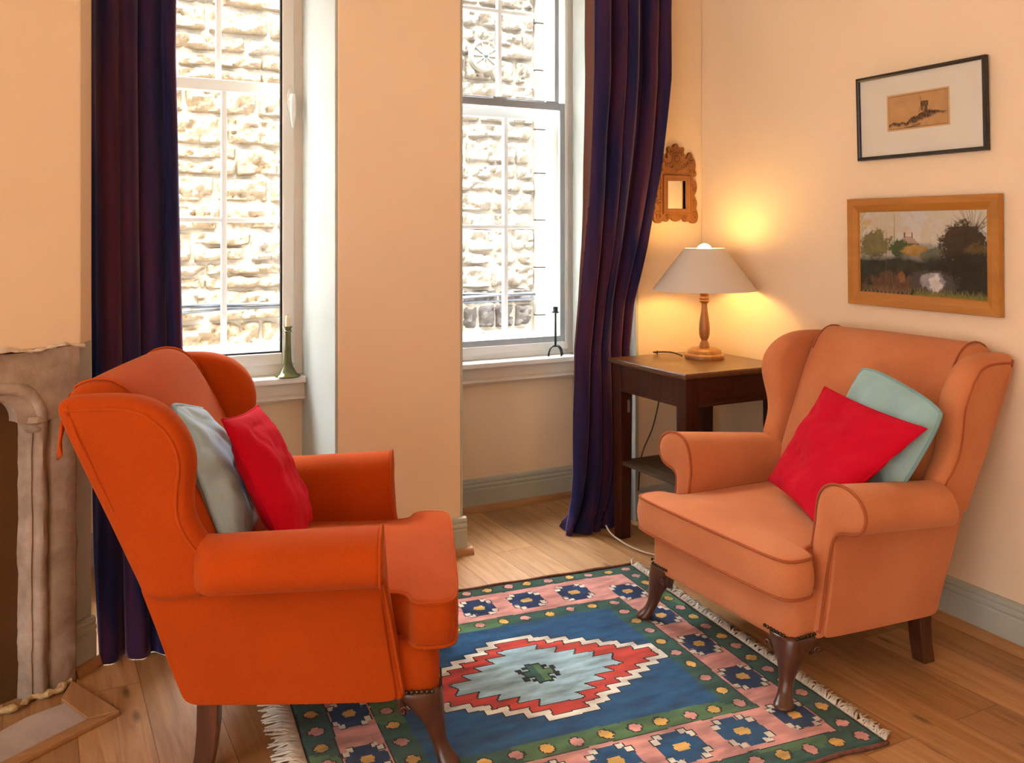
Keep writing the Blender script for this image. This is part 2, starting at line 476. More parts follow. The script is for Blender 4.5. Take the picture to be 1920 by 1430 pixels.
class G:
    """collects geometry for ONE mesh"""
    def __init__(s):
        s.v, s.f = [], []
    def add(s, vs, fs):
        n = len(s.v)
        s.v += [tuple(v) for v in vs]
        s.f += [tuple(i + n for i in f) for f in fs]
        return s
    def box(s, x0, x1, y0, y1, z0, z1, T=None):
        vs = [(x, y, z) for z in (z0, z1) for y in (y0, y1) for x in (x0, x1)]
        if T: vs = [T(*v) for v in vs]
        return s.add(vs, [(0, 2, 3, 1), (4, 5, 7, 6), (0, 1, 5, 4), (2, 6, 7, 3), (0, 4, 6, 2), (1, 3, 7, 5)])
    def rings(s, rs, closed=True, cap=True, loop=False):
        n = len(rs[0])
        vs = [p for r in rs for p in r]
        fs = []
        K = len(rs)
        for i in range(K if loop else K - 1):
            a, c = i * n, ((i + 1) % K) * n
            for j in range(n if closed else n - 1):
                k = (j + 1) % n
                fs.append((a + j, a + k, c + k, c + j))
        if cap and not loop:
            fs.append(tuple(range(n - 1, -1, -1)))
            fs.append(tuple(range((K - 1) * n, K * n)))
        return s.add(vs, fs)
    def prism(s, poly, z0, z1, T=None):
        rs = [[(x, y, z) for x, y in poly] for z in (z0, z1)]
        if T: rs = [[T(*p) for p in r] for r in rs]
        return s.rings(rs)
    def tube(s, pts, r, seg=8, cap=True, loop=False):
        pts = [Vector(p) for p in pts]
        rs = []
        up = None
        for i, p in enumerate(pts):
            if loop:
                d = pts[(i + 1) % len(pts)] - pts[i - 1]
            else:
                d = pts[min(i + 1, len(pts) - 1)] - pts[max(i - 1, 0)]
            if d.length < 1e-9: d = Vector((0, 0, 1))
            d.normalize()
            if up is None:
                up = Vector((0, 0, 1)) if abs(d.z) < 0.9 else Vector((1, 0, 0))
            up = (up - d * up.dot(d))
            if up.length < 1e-6: up = d.orthogonal()
            up.normalize()
            sd = d.cross(up)
            rr = r[i] if isinstance(r, (list, tuple)) else r
            rs.append([p + (up * math.cos(2 * PI * k / seg) + sd * math.sin(2 * PI * k / seg)) * rr for k in range(seg)])
        return s.rings(rs, True, cap, loop)
    def lathe(s, prof, seg=32, c=(0, 0, 0)):
        rs = [[(c[0] + r * math.cos(2 * PI * k / seg), c[1] + r * math.sin(2 * PI * k / seg), c[2] + z) for k in range(seg)] for r, z in prof]
        return s.rings(rs)
    def build(s, name, mat, parent=None, smooth=True, bevel=0, segs=2, autosmooth=None):
        o = mesh(name, s.v, s.f, mat, parent, smooth)
        if bevel:
            md = o.modifiers.new('bevel', 'BEVEL')
            md.width = bevel
            md.segments = segs
            md.limit_method = 'ANGLE'
            md.angle_limit = R(35)
        if autosmooth or bevel:
            sharp(o, autosmooth or 40)
        return o

def sharp(o, deg):
    me = o.data
    bm = bmesh.new()
    bm.from_mesh(me)
    for e in bm.edges:
        if len(e.link_faces) == 2 and e.calc_face_angle(0) > R(deg):
            e.smooth = False
    bm.to_mesh(me)
    bm.free()

def subsurf(o, lv=1):
    md = o.modifiers.new('sub', 'SUBSURF')
    md.levels = lv
    md.render_levels = lv
    return o

def empty(name, loc, rz=0, label=None, cat=None, group=None, kind=None):
    o = bpy.data.objects.new(name, None)
    o.empty_display_size = 0.1
    COL.objects.link(o)
    o.location = loc
    o.rotation_euler = (0, 0, rz)
    return tag(o, label, cat, group, kind)

def tag(o, label=None, cat=None, group=None, kind=None):
    if label: o['label'] = label
    if cat: o['category'] = cat
    if group: o['group'] = group
    if kind: o['kind'] = kind
    return o

def spline(pts, n=8, closed=False):
    """Catmull-Rom through pts"""
    P = [np.array(p, float) for p in pts]
    K = len(P)
    out = []
    for i in range(K if closed else K - 1):
        if closed:
            a, b_, c, d = P[i - 1], P[i], P[(i + 1) % K], P[(i + 2) % K]
        else:
            a, b_, c, d = P[max(i - 1, 0)], P[i], P[i + 1], P[min(i + 2, K - 1)]
        for k in range(n):
            t = k / n
            out.append(0.5 * ((2 * b_) + (c - a) * t + (2 * a - 5 * b_ + 4 * c - d) * t * t + (3 * b_ - a - 3 * c + d) * t ** 3))
    if not closed:
        out.append(P[-1])
    return [tuple(p) for p in out]

def resample(poly, n, closed=True):
    P = np.array(poly, float)
    if closed: P = np.vstack([P, P[:1]])
    seg = np.linalg.norm(np.diff(P, axis=0), axis=1)
    L = np.concatenate([[0], np.cumsum(seg)])
    t = np.linspace(0, L[-1], n + (1 if closed else 0))
    if closed: t = t[:-1]
    return [tuple(np.interp(x, L, P[:, k]) for k in range(P.shape[1])) for x in t]

def inset(poly, d):
    """move each point of a 2D closed polygon inwards by d (polygon counter-clockwise)"""
    P = np.array(poly, float)
    nx = np.roll(P, -1, 0) - np.roll(P, 1, 0)
    nx /= np.maximum(np.linalg.norm(nx, axis=1)[:, None], 1e-9)
    return P + np.stack([-nx[:, 1], nx[:, 0]], 1) * d

def ccw(poly):
    P = np.array(poly)
    a = np.sum(P[:, 0] * np.roll(P[:, 1], -1) - np.roll(P[:, 0], -1) * P[:, 1])
    return [tuple(p) for p in (P if a > 0 else P[::-1])]

def round_slab(g, poly, th, r, T, n=120, k=4, smooth=2):
    """rounded padded slab: outline poly (2D), thickness th, edge radius r; T(a, b, c) maps to 3D, c across the thickness"""
    p = resample(ccw(poly), n)
    for _ in range(smooth):
        a_ = np.array(p)
        p = [tuple(q) for q in (np.roll(a_, 1, 0) + 2 * a_ + np.roll(a_, -1, 0)) / 4]
    cx = np.mean(np.array(p), axis=0)
    rs = []
    for i in range(k + 1):
        a = i / k * PI / 2
        rs.append(([tuple(q) for q in inset(p, r * (1 - math.sin(a)))], -th / 2 + r * (1 - math.cos(a))))
    for i in range(k + 1):
        a = i / k * PI / 2
        rs.append(([tuple(q) for q in inset(p, r * (1 - math.cos(a)))], th / 2 - r * (1 - math.sin(a))))
    rings = [[T(a, b_, c) for a, b_ in q] for q, c in rs]
    g.rings(rings)
    return g

# ------------------------------------------------------------------ room shell
# right wall runs from WA to WB (a slightly out-of-square old room)
WA = np.array([2.740, 1.734]); WB = np.array([2.804, 3.374])
WD = (WB - WA) / np.linalg.norm(WB - WA)          # along the right wall, away from the camera
WN = np.array([-WD[1], WD[0]])                    # into the room
WANG = math.atan2(WD[1], WD[0])
PV = 3.378                                        # front face of the window piers
LV = 3.862                                        # wall under the windows
ZC = 2.95
def RW(a, h, z):                                  # point on the right wall: a metres along, h off the wall
    p = WA + WD * a + WN * h
    return (p[0], p[1], z)

g = G(); g.box(-4.2, 3.6, -3.4, 4.15, -0.12, 0)
tag(g.build('floor', M['floor'], smooth=False), kind='structure')
g = G(); g.box(-4.2, 3.6, -3.4, 4.25, ZC, ZC + 0.15)
tag(g.build('ceiling', M['ceiling'], smooth=False), kind='structure')

g = G()
p0, p1 = RW(-5.2, 0, 0), RW(1.641, 0, 0)
q0, q1 = RW(-5.2, -0.35, 0), RW(1.641, -0.35, 0)
g.prism([p0[:2], p1[:2], q1[:2], q0[:2]], -0.1, ZC)
tag(g.build('wall_right', M['wall'], smooth=False), kind='structure')

g = G()
g.box(2.437, 3.25, PV, 4.12, -0.1, ZC)            # right of the second window
tag(g.build('wall_back', M['wall'], smooth=False), kind='structure')
g = G()
g.box(1.034, 1.552, PV, 4.12, -0.1, ZC)           # pier between the windows
tag(g.build('wall_pier', M['wall'], smooth=False, bevel=0.006), kind='structure')
for nm, u0, u1 in (('wall_under_left', 0.10, 1.034), ('wall_under_right', 1.552, 2.437)):
    g = G(); g.box(u0, u1, LV, 4.12, -0.1, 0.70)
    tag(g.build(nm, M['wall'], smooth=False), kind='structure')
for nm, u0, u1 in (('wall_over_left', 0.10, 1.034), ('wall_over_right', 1.552, 2.437)):
    g = G(); g.box(u0, u1, PV, 4.12, 2.72, ZC)
    tag(g.build(nm, M['wall'], smooth=False), kind='structure')

# splayed chimney breast on the left
FT = np.array([math.cos(R(25)), math.sin(R(25))])  # along the fireplace face, towards the window
FN = np.array([FT[1], -FT[0]])                     # out of the face, into the room
F0 = np.array([0.117, 2.932])                      # right-hand foot of the stone surround
def FP(s, d, z):                                   # s metres left of F0, d metres behind the stone face
    p = F0 - FT * s - FN * d
    return (p[0], p[1], z)
def F2(s, d): return FP(s, d, 0)[:2]
g = G()
g.prism([F2(3.4, 0.004), F2(-0.012, 0.004), (0.160, 3.045), (0.150, 3.40), (0.145, 4.12), (-3.4, 4.12), (-3.4, 1.6)], 0.985, ZC)
tag(g.build('wall_left', M['wall'], smooth=False, bevel=0.004), kind='structure')
g = G()
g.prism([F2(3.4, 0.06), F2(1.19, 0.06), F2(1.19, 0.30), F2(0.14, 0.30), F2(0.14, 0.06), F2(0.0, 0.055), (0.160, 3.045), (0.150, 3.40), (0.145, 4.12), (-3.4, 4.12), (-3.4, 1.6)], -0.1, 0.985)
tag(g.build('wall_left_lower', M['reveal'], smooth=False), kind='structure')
g = G(); g.box(-4.2, 3.0, -3.5, -3.4, -0.1, ZC)  # unseen rear wall, added to cut the fill from behind the camera
tag(g.build('wall_rear', M['wall'], smooth=False), kind='structure')

# white-painted reveals
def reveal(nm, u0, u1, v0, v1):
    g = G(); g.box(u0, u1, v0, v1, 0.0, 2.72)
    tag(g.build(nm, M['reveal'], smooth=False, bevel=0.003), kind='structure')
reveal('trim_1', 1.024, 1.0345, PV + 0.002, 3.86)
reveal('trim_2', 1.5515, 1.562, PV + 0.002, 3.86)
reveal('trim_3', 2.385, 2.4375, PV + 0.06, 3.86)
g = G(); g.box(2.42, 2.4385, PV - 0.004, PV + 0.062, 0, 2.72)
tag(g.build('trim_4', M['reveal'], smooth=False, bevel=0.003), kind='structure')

# skirting boards with a quarter-round oak bead at the floor
SK = [(0, 0), (0.020, 0), (0.020, 0.098), (0.017, 0.104), (0.017, 0.108), (0.021, 0.112), (0.021, 0.120), (0.016, 0.126), (0.016, 0.130), (0.019, 0.134), (0.016, 0.146), (0.008, 0.150), (0, 0.150)]
def bead_prof(o=0.02, r=0.022):
    return [(o, 0)] + [(o + r * math.cos(a), r * 1.25 * math.sin(a)) for a in np.linspace(0, PI / 2, 6)]
def skirting(nm, bead_nm, p, q, nrm, back=0.0, ext=0.0):
    p, q, nrm = np.array(p, float), np.array(q, float), np.array(nrm, float)
    d = (q - p) / np.linalg.norm(q - p)
    for name, prof, mat in ((nm, SK, M['base']), (bead_nm, bead_prof(), M['trimwood'] if abs(d[1]) > 0.7 else M['trimwood_x'])):
        g = G()
        e = ext if name == bead_nm else 0
        g.rings([[(*(pp + nrm * a), z) for a, z in prof] for pp in (p, q + d * e)])
        o = g.build(name, mat, smooth=True, autosmooth=25)
        tag(o, kind='structure')
skirting('baseboard_right', 'trim_5', RW(-5.0, 0, 0)[:2], RW(1.60, 0, 0)[:2], WN)
skirting('baseboard_back', 'trim_6', (1.562, LV), (2.385, LV), (0, -1))
skirting('baseboard_pier', 'trim_7', (1.04, PV), (1.571, PV), (0, -1), ext=0.022)
skirting('baseboard_corner', 'trim_8', (2.44, PV), (2.77, PV), (0, -1))
c0 = np.array(F2(0.0, 0.055)); c1 = np.array([0.160, 3.045])
cd = (c1 - c0) / np.linalg.norm(c1 - c0)
skirting('baseboard_left', 'trim_9', c0, c1, (cd[1], -cd[0]), ext=0.012)
skirting('baseboard_alcove', 'trim_10', (0.18, LV), (1.022, LV), (0, -1))

# ------------------------------------------------------------------ windows
def bar(g, u0, u1, v0, v1, z0, z1):
    return g.box(u0, u1, v0, v1, z0, z1)
def frame(g, u0, u1, z0, z1, w, v0, v1, wb=None, wt=None):
    wb = wb or w; wt = wt or w
    bar(g, u0, u0 + w, v0, v1, z0, z1); bar(g, u1 - w, u1, v0, v1, z0, z1)
    bar(g, u0 + w, u1 - w, v0, v1, z0, z0 + wb); bar(g, u0 + w, u1 - w, v0, v1, z1 - wt, z1)
    return g
def pane(nm, u0, u1, v, z0, z1, parent):
    g = G(); g.box(u0, u1, v, v + 0.004, z0, z1)
    return g.build(nm, M['glass'], parent, smooth=False)

def timber_sash(win, u0, u1, cols_lo, cols_up, zb, zm, zt, zl, zu, v):
    """outer timber sliding sashes: lower sash in front plane v, upper sash behind"""
    g = G(); frame(g, u0, u1, zb, zm + 0.025, 0.042, v, v + 0.035, 0.07, 0.05)
    for c in cols_lo: bar(g, c - 0.011, c + 0.011, v + 0.004, v + 0.033, zb, zm)
    for z in zl: bar(g, u0, u1, v + 0.006, v + 0.031, z - 0.010, z + 0.010)
    lo = g.build('lower_sash', M['white'], win, smooth=False, bevel=0.003)
    pane('pane', u0 + 0.03, u1 - 0.03, v + 0.018, zb + 0.05, zm, lo)
    g = G(); frame(g, u0, u1, zm - 0.02, zt, 0.042, v + 0.045, v + 0.08, 0.045, 0.05)
    for c in cols_up: bar(g, c - 0.011, c + 0.011, v + 0.049, v + 0.078, zm, zt)
    for z in zu: bar(g, u0, u1, v + 0.05, v + 0.076, z - 0.010, z + 0.010)
    up = g.build('upper_sash', M['white'], win, smooth=False, bevel=0.003)
    pane('pane', u0 + 0.03, u1 - 0.03, v + 0.063, zm, zt - 0.03, up)
    g = G(); frame(g, u0 - 0.05, u1 + 0.05, zb - 0.05, zt + 0.05, 0.056, v + 0.002, v + 0.12)
    g.build('outer_frame', M['white'], win, smooth=False)

# window 1: white plastic inner casement in front of the old sash
W1 = empty('window_1', (0, 0.042, 0), kind='structure')
W1.scale = (1.0104, 1, 1)
g = G(); frame(g, 0.150, 1.0235, 0.705, 2.71, 0.040, 3.838, 3.91, 0.047)
g.build('frame', M['upvc'], W1, smooth=False, bevel=0.004)
g = G(); frame(g, 0.188, 0.986, 0.750, 2.672, 0.052, 3.828, 3.885, 0.050)
sash = g.build('casement', M['upvc'], W1, smooth=False, bevel=0.006)
g = G(); frame(g, 0.237, 0.936, 0.797, 2.622, 0.010, 3.836, 3.85)
g.build('gasket', M['black'], sash, smooth=False)
pane('pane', 0.236, 0.937, 3.846, 0.798, 2.624, sash)
g = G()
hp = [(0.020 * math.cos(a) * 0.8, 0.058 * math.sin(a)) for a in np.linspace(0, 2 * PI, 24, endpoint=False)]
g.rings([[(0.966 + x, 3.828, 1.88 + z) for x, z in hp], [(0.966 + x * 0.85, 3.815, 1.88 + z * 0.95) for x, z in hp]])
g.tube([(0.966, 3.822, 1.88), (0.966, 3.79, 1.88)], 0.010, 10)
g.tube(spline([(0.966, 3.788, 1.893), (0.966, 3.779, 1.875), (0.966, 3.777, 1.84), (0.967, 3.780, 1.79), (0.968, 3.785, 1.755)], 4), [0.012] * 6 + [0.013] * 5 + [0.012, 0.010, 0.009, 0.007, 0.005, 0.004], 10)
g.build('handle', M['upvc'], sash)
timber_sash(W1, 0.16, 1.02, (0.43, 0.72), (0.43, 0.706), 0.76, 1.94, 2.72, (1.365,), (2.34,), 3.96)

# window 2: grey sliding secondary glazing in front of the old sash
W2 = empty('window_2', (0, 0.042, 0), kind='structure')
W2.scale = (1.0104, 1, 1)
g = G(); frame(g, 1.562, 2.385, 0.705, 2.72, 0.042, 3.838, 3.93, 0.048)
g.build('frame', M['white'], W2, smooth=False, bevel=0.004)
g = G(); frame(g, 1.60, 2.345, 0.730, 2.69, 0.018, 3.832, 3.90, 0.035)
g.build('track', M['white'], W2, smooth=False, bevel=0.002)
g = G(); frame(g, 1.602, 2.327, 0.767, 1.953, 0.026, 3.836, 3.852, 0.030, 0.036)
lo = g.build('lower_glazing', M['grey_metal'], W2, smooth=False, bevel=0.002)
pane('pane', 1.62, 2.31, 3.843, 0.79, 1.93, lo)
g = G(); frame(g, 1.604, 2.310, 1.935, 2.69, 0.024, 3.862, 3.878, 0.03)
up = g.build('upper_glazing', M['grey_metal'], W2, smooth=False, bevel=0.002)
pane('pane', 1.62, 2.295, 3.869, 1.95, 2.67, up)
g = G(); bar(g, 1.93, 2.0, 3.832, 3.86, 1.952, 1.962)
bar(g, 2.22, 2.29, 3.832, 3.86, 1.952, 1.958)
g.build('latch', M['grey_metal'], W2, smooth=False)
timber_sash(W2, 1.58, 2.365, (1.81, 2.067), (1.81, 2.055), 0.74, 1.905, 2.72, (1.338,), (2.42,), 3.96)

# sills with a moulded apron
def sill(nm, u0, u1):
    g = G(); g.box(u0, u1, 3.780, 3.95, 0.680, 0.705)
    o = g.build(nm, M['white'], smooth=False, bevel=0.005)
    tag(o, kind='structure')
    prof = [(3.862, 0.682), (3.812, 0.682), (3.812, 0.630), (3.816, 0.622), (3.808, 0.618), (3.805, 0.610), (3.818, 0.604), (3.822, 0.598), (3.862, 0.598)]
    g = G(); g.rings([[(u, v, z) for v, z in prof] for u in (u0, u1)])
    g.build('apron', M['sill'], o, autosmooth=25)
sill('sill_1', 0.16, 1.0235)
sill('sill_2', 1.5625, 2.384)

# ------------------------------------------------------------------ outside: rubble wall across the lane
OV = 6.5
def rubble():
    """coursed quarry-faced stones; each stone is a bulging displaced patch; all in one wall mesh"""
    V, F, MI = [], [], []
    def stone(u0, u1, z0, z1, mi, rough):
        nx = max(5, int((u1 - u0) / 0.018)); nz = max(6, int((z1 - z0) / 0.018))
        n0 = len(V)
        off = random.uniform(0, 50)
        tilt = random.uniform(-0.15, 0.15); tz = random.uniform(-0.15, 0.15)
        for j in range(nz + 1):
            for i in range(nx + 1):
                a, c = i / nx, j / nz
                e = min(min(a, 1 - a) * (u1 - u0), min(c, 1 - c) * (z1 - z0))
                edge = 1 - math.exp(-e / 0.010)
                q = Vector((u0 + a * (u1 - u0) + off, 0, z0 + c * (z1 - z0)))
                nn = noise.fractal(q * 10, 0.75, 2.1, 5) * 0.046 + noise.ridged_multi_fractal(q * 15, 0.85, 2.0, 3, 0.8, 2) * 0.016
                h = edge * (0.035 + tilt * (a - 0.5) * 0.1 + tz * (c - 0.5) * 0.1 + nn * rough)
                jx = noise.noise(q * 5 + Vector((0, 9, 0))) * 0.012
                jz = noise.noise(q * 5 + Vector((7, 0, 3))) * 0.012
                V.append((u0 + a * (u1 - u0) + jx, OV + 0.012 - max(h, -0.005), z0 + c * (z1 - z0) + jz))
        for j in range(nz):
            for i in range(nx):
                a = n0 + j * (nx + 1) + i
                F.append((a, a + 1, a + nx + 2, a + nx + 1)); MI.append(mi)
    z = -0.1
    while z < 3.45:                                   # big squared courses, seen through the first window
        h = random.choice((0.13, 0.17, 0.19, 0.21, 0.22))
        u = 0.1 + random.uniform(-0.2, 0)
        while u < 2.45:
            w = min(random.uniform(0.22, 0.58), 2.6 - u)
            if random.random() < 0.16 and h > 0.18:
                stone(u, u + w, z + 0.006, z + h * 0.48, 1, 1.1); stone(u, u + w, z + h * 0.53, z + h - 0.012, 1, 1.1)
            else:
                stone(u + 0.006, u + w - 0.012, z + 0.006, z + h - 0.012, 1 if random.random() < 0.8 else 2, 1.2)
            u += w
        z += h
    z = -0.1
    while z < 3.45:                                   # smaller greyer rubble, seen through the second window
        h = random.choice((0.10, 0.13, 0.16, 0.19))
        u = 2.6 + random.uniform(0, 0.1)
        while u < 3.62:
            w = min(random.uniform(0.13, 0.42), 3.64 - u)
            if w > 0.05:
                stone(u + 0.004, u + w - 0.008, z + 0.004, z + h - 0.008, 3 if 0.60 < z + h / 2 < 0.80 else 2, 1.3)
            u += w
        z += h
    n0 = len(V)                                      # mortar bed
    V.extend([(-0.8, OV + 0.004, -0.3), (6.0, OV + 0.004, -0.3), (6.0, OV + 0.004, 3.55), (-0.8, OV + 0.004, 3.55), (-0.8, OV + 0.4, -0.3), (6.0, OV + 0.4, -0.3), (6.0, OV + 0.4, 3.55), (-0.8, OV + 0.4, 3.55)])
    for f in ((0, 1, 2, 3), (4, 7, 6, 5), (0, 4, 5, 1), (3, 2, 6, 7), (0, 3, 7, 4), (1, 5, 6, 2)):
        F.append(tuple(n0 + i for i in f)); MI.append(0)
    o = mesh('wall_outside', V, F, None, mats=[M['out_mortar'], M['out_stone'], M['out_stone_grey'], M['out_stone_dark']], mi=MI)
    sharp(o, 50)
    return o
tag(rubble(), kind='structure')
g = G()
z = -0.1
while z < 3.3:                                       # dressed margin stones
    h = random.uniform(0.34, 0.5)
    g.box(3.64, 4.1, OV - 0.05, OV + 0.05, z + 0.004, z + h - 0.004)
    z += h
tag(g.build('trim_11', M['out_dressed'], smooth=False, bevel=0.008), kind='structure')
g = G(); g.box(-3, 9, 4.13, 9, -0.45, -0.3)
tag(g.build('floor_outside', M['ground'], smooth=False), kind='structure')

def cable(pts_sets, r, name, mat):
    g = G()
    for pts in pts_sets: g.tube(spline(pts, 6), r, 8)
    return g.build(name, mat)
cs = []
for k, (dz, dv) in enumerate(((0, 0), (0.022, 0.01), (-0.02, 0.012), (0.012, -0.012))):
    ph = k * 1.7
    cs.append([(u, OV - 0.105 + dv, 0.795 + dz + 0.010 * math.sin(u * 2.3 + ph) - 0.006 * math.cos(u * 5 + ph)) for u in np.linspace(0.2, 3.6, 22)])
tag(cable(cs, 0.0085, 'outdoor_cable', M['cable_out']), 'bundle of dark cables running along the stone wall outside both windows', 'cable')

RO = empty('wall_tie_plate', (3.144, OV - 0.115, 2.69), label='round spoked plate with a dark centre bolt on the stone wall outside', cat='wall plate')
g = G()
ring = [(math.cos(a), math.sin(a)) for a in np.linspace(0, 2 * PI, 40, endpoint=False)]
g.rings([[(x * r, d, z * r) for x, z in ring] for r, d in ((0.122, 0.06), (0.122, -0.005), (0.112, -0.014), (0.103, -0.005), (0.098, 0.004), (0.03, 0.0), (0.028, -0.012), (0.012, -0.014))])
for k in range(10):
    a = k * PI / 5
    g.tube([(0.02 * math.cos(a), -0.004, 0.02 * math.sin(a)), (0.104 * math.cos(a), -0.004, 0.104 * math.sin(a))], 0.007, 6)
g.build('disc', M['out_dressed'], RO, autosmooth=35)
g = G(); g.lathe([(0.0, 0), (0.017, 0), (0.017, 0.012), (0.010, 0.018), (0, 0.018)], 16)
o = g.build('bolt', M['iron'], RO)
o.rotation_euler = (R(90), 0, 0); o.location = (0, -0.008, 0)

# ------------------------------------------------------------------ fireplace
def roughen(o, cuts_len, amp, freq, seed=0, guard=None):
    """subdivide long edges and push vertices about by fractal noise"""
    me = o.data
    bm = bmesh.new(); bm.from_mesh(me)
    for _ in range(5):
        es = [e for e in bm.edges if e.calc_length() > cuts_len]
        if not es: break
        bmesh.ops.subdivide_edges(bm, edges=es, cuts=1, use_grid_fill=True)
    bmesh.ops.triangulate(bm, faces=[f for f in bm.faces if len(f.verts) > 4])
    bm.normal_update()
    mv = []
    for v in bm.verts:
        q = v.co * freq + Vector((seed, seed * 2, 0))
        d = noise.fractal(q, 0.9, 2.0, 4) * amp
        mv.append(v.co + v.normal * d)
    for v, c in zip(bm.verts, mv): v.co = c
    bm.to_mesh(me); bm.free()
    me.polygons.foreach_set('use_smooth', [True] * len(me.polygons))
    sharp(o, 50)
    return o

FPL = empty('fireplace', (*F0, 0), label='worn carved stone fireplace surround behind the bright orange armchair', cat='fireplace')
def fpl(s, d, z):                                     # local coordinates of the fireplace Empty
    p = FP(s, d, z)
    return (p[0] - F0[0], p[1] - F0[1], z)
jp = [(0.0, 0.055), (-0.001, 0.008), (0.006, 0.0), (0.040, -0.001), (0.066, 0.0), (0.073, 0.004), (0.077, 0.014), (0.081, 0.014), (0.084, 0.003), (0.092, -0.006), (0.103, -0.010), (0.113, -0.005), (0.119, 0.006), (0.123, 0.010),
      (0.127, 0.006), (0.133, 0.010), (0.138, 0.022), (0.139, 0.034), (0.142, 0.040), (0.166, 0.130), (0.168, 0.20), (0.06, 0.20)]
for mir in (False, True):
    g = G()
    zs = np.linspace(0.0, 0.792, 26)
    g.rings([[fpl((1.33 - s) if mir else s, d, z) for s, d in jp] for z in zs])
    o = g.build('jamb', M['fire_stone'], FPL)
    roughen(o, 0.035, 0.006, 11, 3 if mir else 1)
op = spline([(0.168, 0.786), (0.170, 0.806), (0.182, 0.832), (0.204, 0.849), (0.235, 0.858), (0.30, 0.856), (0.42, 0.862), (0.665, 0.868)], 4)
op = op + [(1.33 - s, z) for s, z in op[::-1][1:]]
lint = [(-0.002, 0.786), (-0.004, 0.985), (0.30, 0.982), (0.665, 0.978), (1.0, 0.980), (1.33, 0.985), (1.33, 0.786)] + op[::-1]
g = G()
g.rings([[fpl(s, d, z) for s, z in lint] for d in (-0.001, 0.16)])
o = g.build('lintel', M['fire_stone'], FPL)
bm = bmesh.new(); bm.from_mesh(o.data)
bmesh.ops.triangulate(bm, faces=bm.faces[:]); bm.to_mesh(o.data); bm.free()
roughen(o, 0.030, 0.008, 9, 5)
g = G()                                               # hood moulding over the opening, with its small capital
path = spline([(0.108, 0.778), (0.105, 0.800), (0.114, 0.836), (0.140, 0.866), (0.180, 0.882), (0.235, 0.886), (0.30, 0.881), (0.42, 0.884), (0.665, 0.892)], 4)
path = path + [(1.33 - s, z) for s, z in path[::-1][1:]]
g.tube([fpl(s, 0.002, z) for s, z in path], 0.017, 10)
g.tube([fpl(s + (0.018 if s < 0.6 else -0.018), 0.03, z - 0.016) for s, z in path[2:-2]], 0.020, 10)
for s0 in (0.115, 1.33 - 0.115):
    g.lathe([(0.002, -0.03), (0.024, -0.024), (0.030, -0.012), (0.022, -0.002), (0.034, 0.006), (0.030, 0.022), (0.004, 0.026)], 18, fpl(s0, 0.015, 0.775))
o = g.build('hood_moulding', M['fire_stone'], FPL)
roughen(o, 0.02, 0.004, 18, 8)
g = G(); g.rings([[fpl(s, d, z) for s, z in ((0.135, 0.0), (1.195, 0.0), (1.195, 0.90), (0.135, 0.90))] for d in (0.052, 0.064)])
g.build('infill_panel', M['board'], FPL, smooth=False)
g = G()                                               # crumbling mortar where the jamb meets the hearth
pts = [fpl(s, -0.012 + 0.012 * math.sin(s * 60), 0.012) for s in np.linspace(0.02, 0.30, 20)]
g.tube(pts, [0.005 + 0.007 * random.random() for _ in pts], 8)
o = g.build('mortar_edge', M['mortar_gold'], FPL)
roughen(o, 0.010, 0.008, 30, 2)
g = G()                                               # torn plaster lip above the stone
pts = [fpl(s, -0.002, 0.987 + 0.004 * math.sin(s * 37)) for s in np.linspace(-0.02, 0.45, 40)]
g.tube(pts, [0.003 + 0.004 * random.random() for _ in pts], 6)
o = g.build('plaster_lip', M['plaster_edge'], FPL)
roughen(o, 0.012, 0.004, 50, 4)

HE = empty('hearth', (0.132, 2.68, 0), label='pale stone hearth slab framed in oak on the floor before the fireplace', cat='hearth')
HT = np.array([0.132 - 0.0, 2.68 - 2.596]); HT = HT / np.linalg.norm(HT)
HT = np.array([math.cos(R(31)), math.sin(R(31))])     # along the front edge
HS = np.array([0.075 - 0.132, 2.82 - 2.68]); HS = HS / np.linalg.norm(HS)   # back towards the jamb
def hl(a, b_): return tuple(-HT * a + HS * b_)
g = G(); g.prism([hl(0, 0), hl(0, 0.135), hl(0.10, 0.155), hl(1.2, 0.02), hl(1.2, 0)], 0.0, 0.010)
g.build('slab', M['hearthstone'], HE, smooth=False, bevel=0.002)
oc = np.array([0.080, 0.001])
oR = np.array([0.103 - 0.132, 2.930 - 2.68])
g = G(); g.prism([hl(0, 0), tuple(oc), tuple(oR), hl(0, 0.160)], 0.0, 0.014)
g.build('border', M['trimwood'], HE, smooth=False, bevel=0.003)
g = G(); g.prism([hl(0, 0), hl(1.2, 0), tuple(np.array(hl(1.2, 0)) + np.array([0.02, -0.032])), tuple(oc)], 0.0, 0.014)
g.build('border', M['trimwood_x'], HE, smooth=False, bevel=0.003)

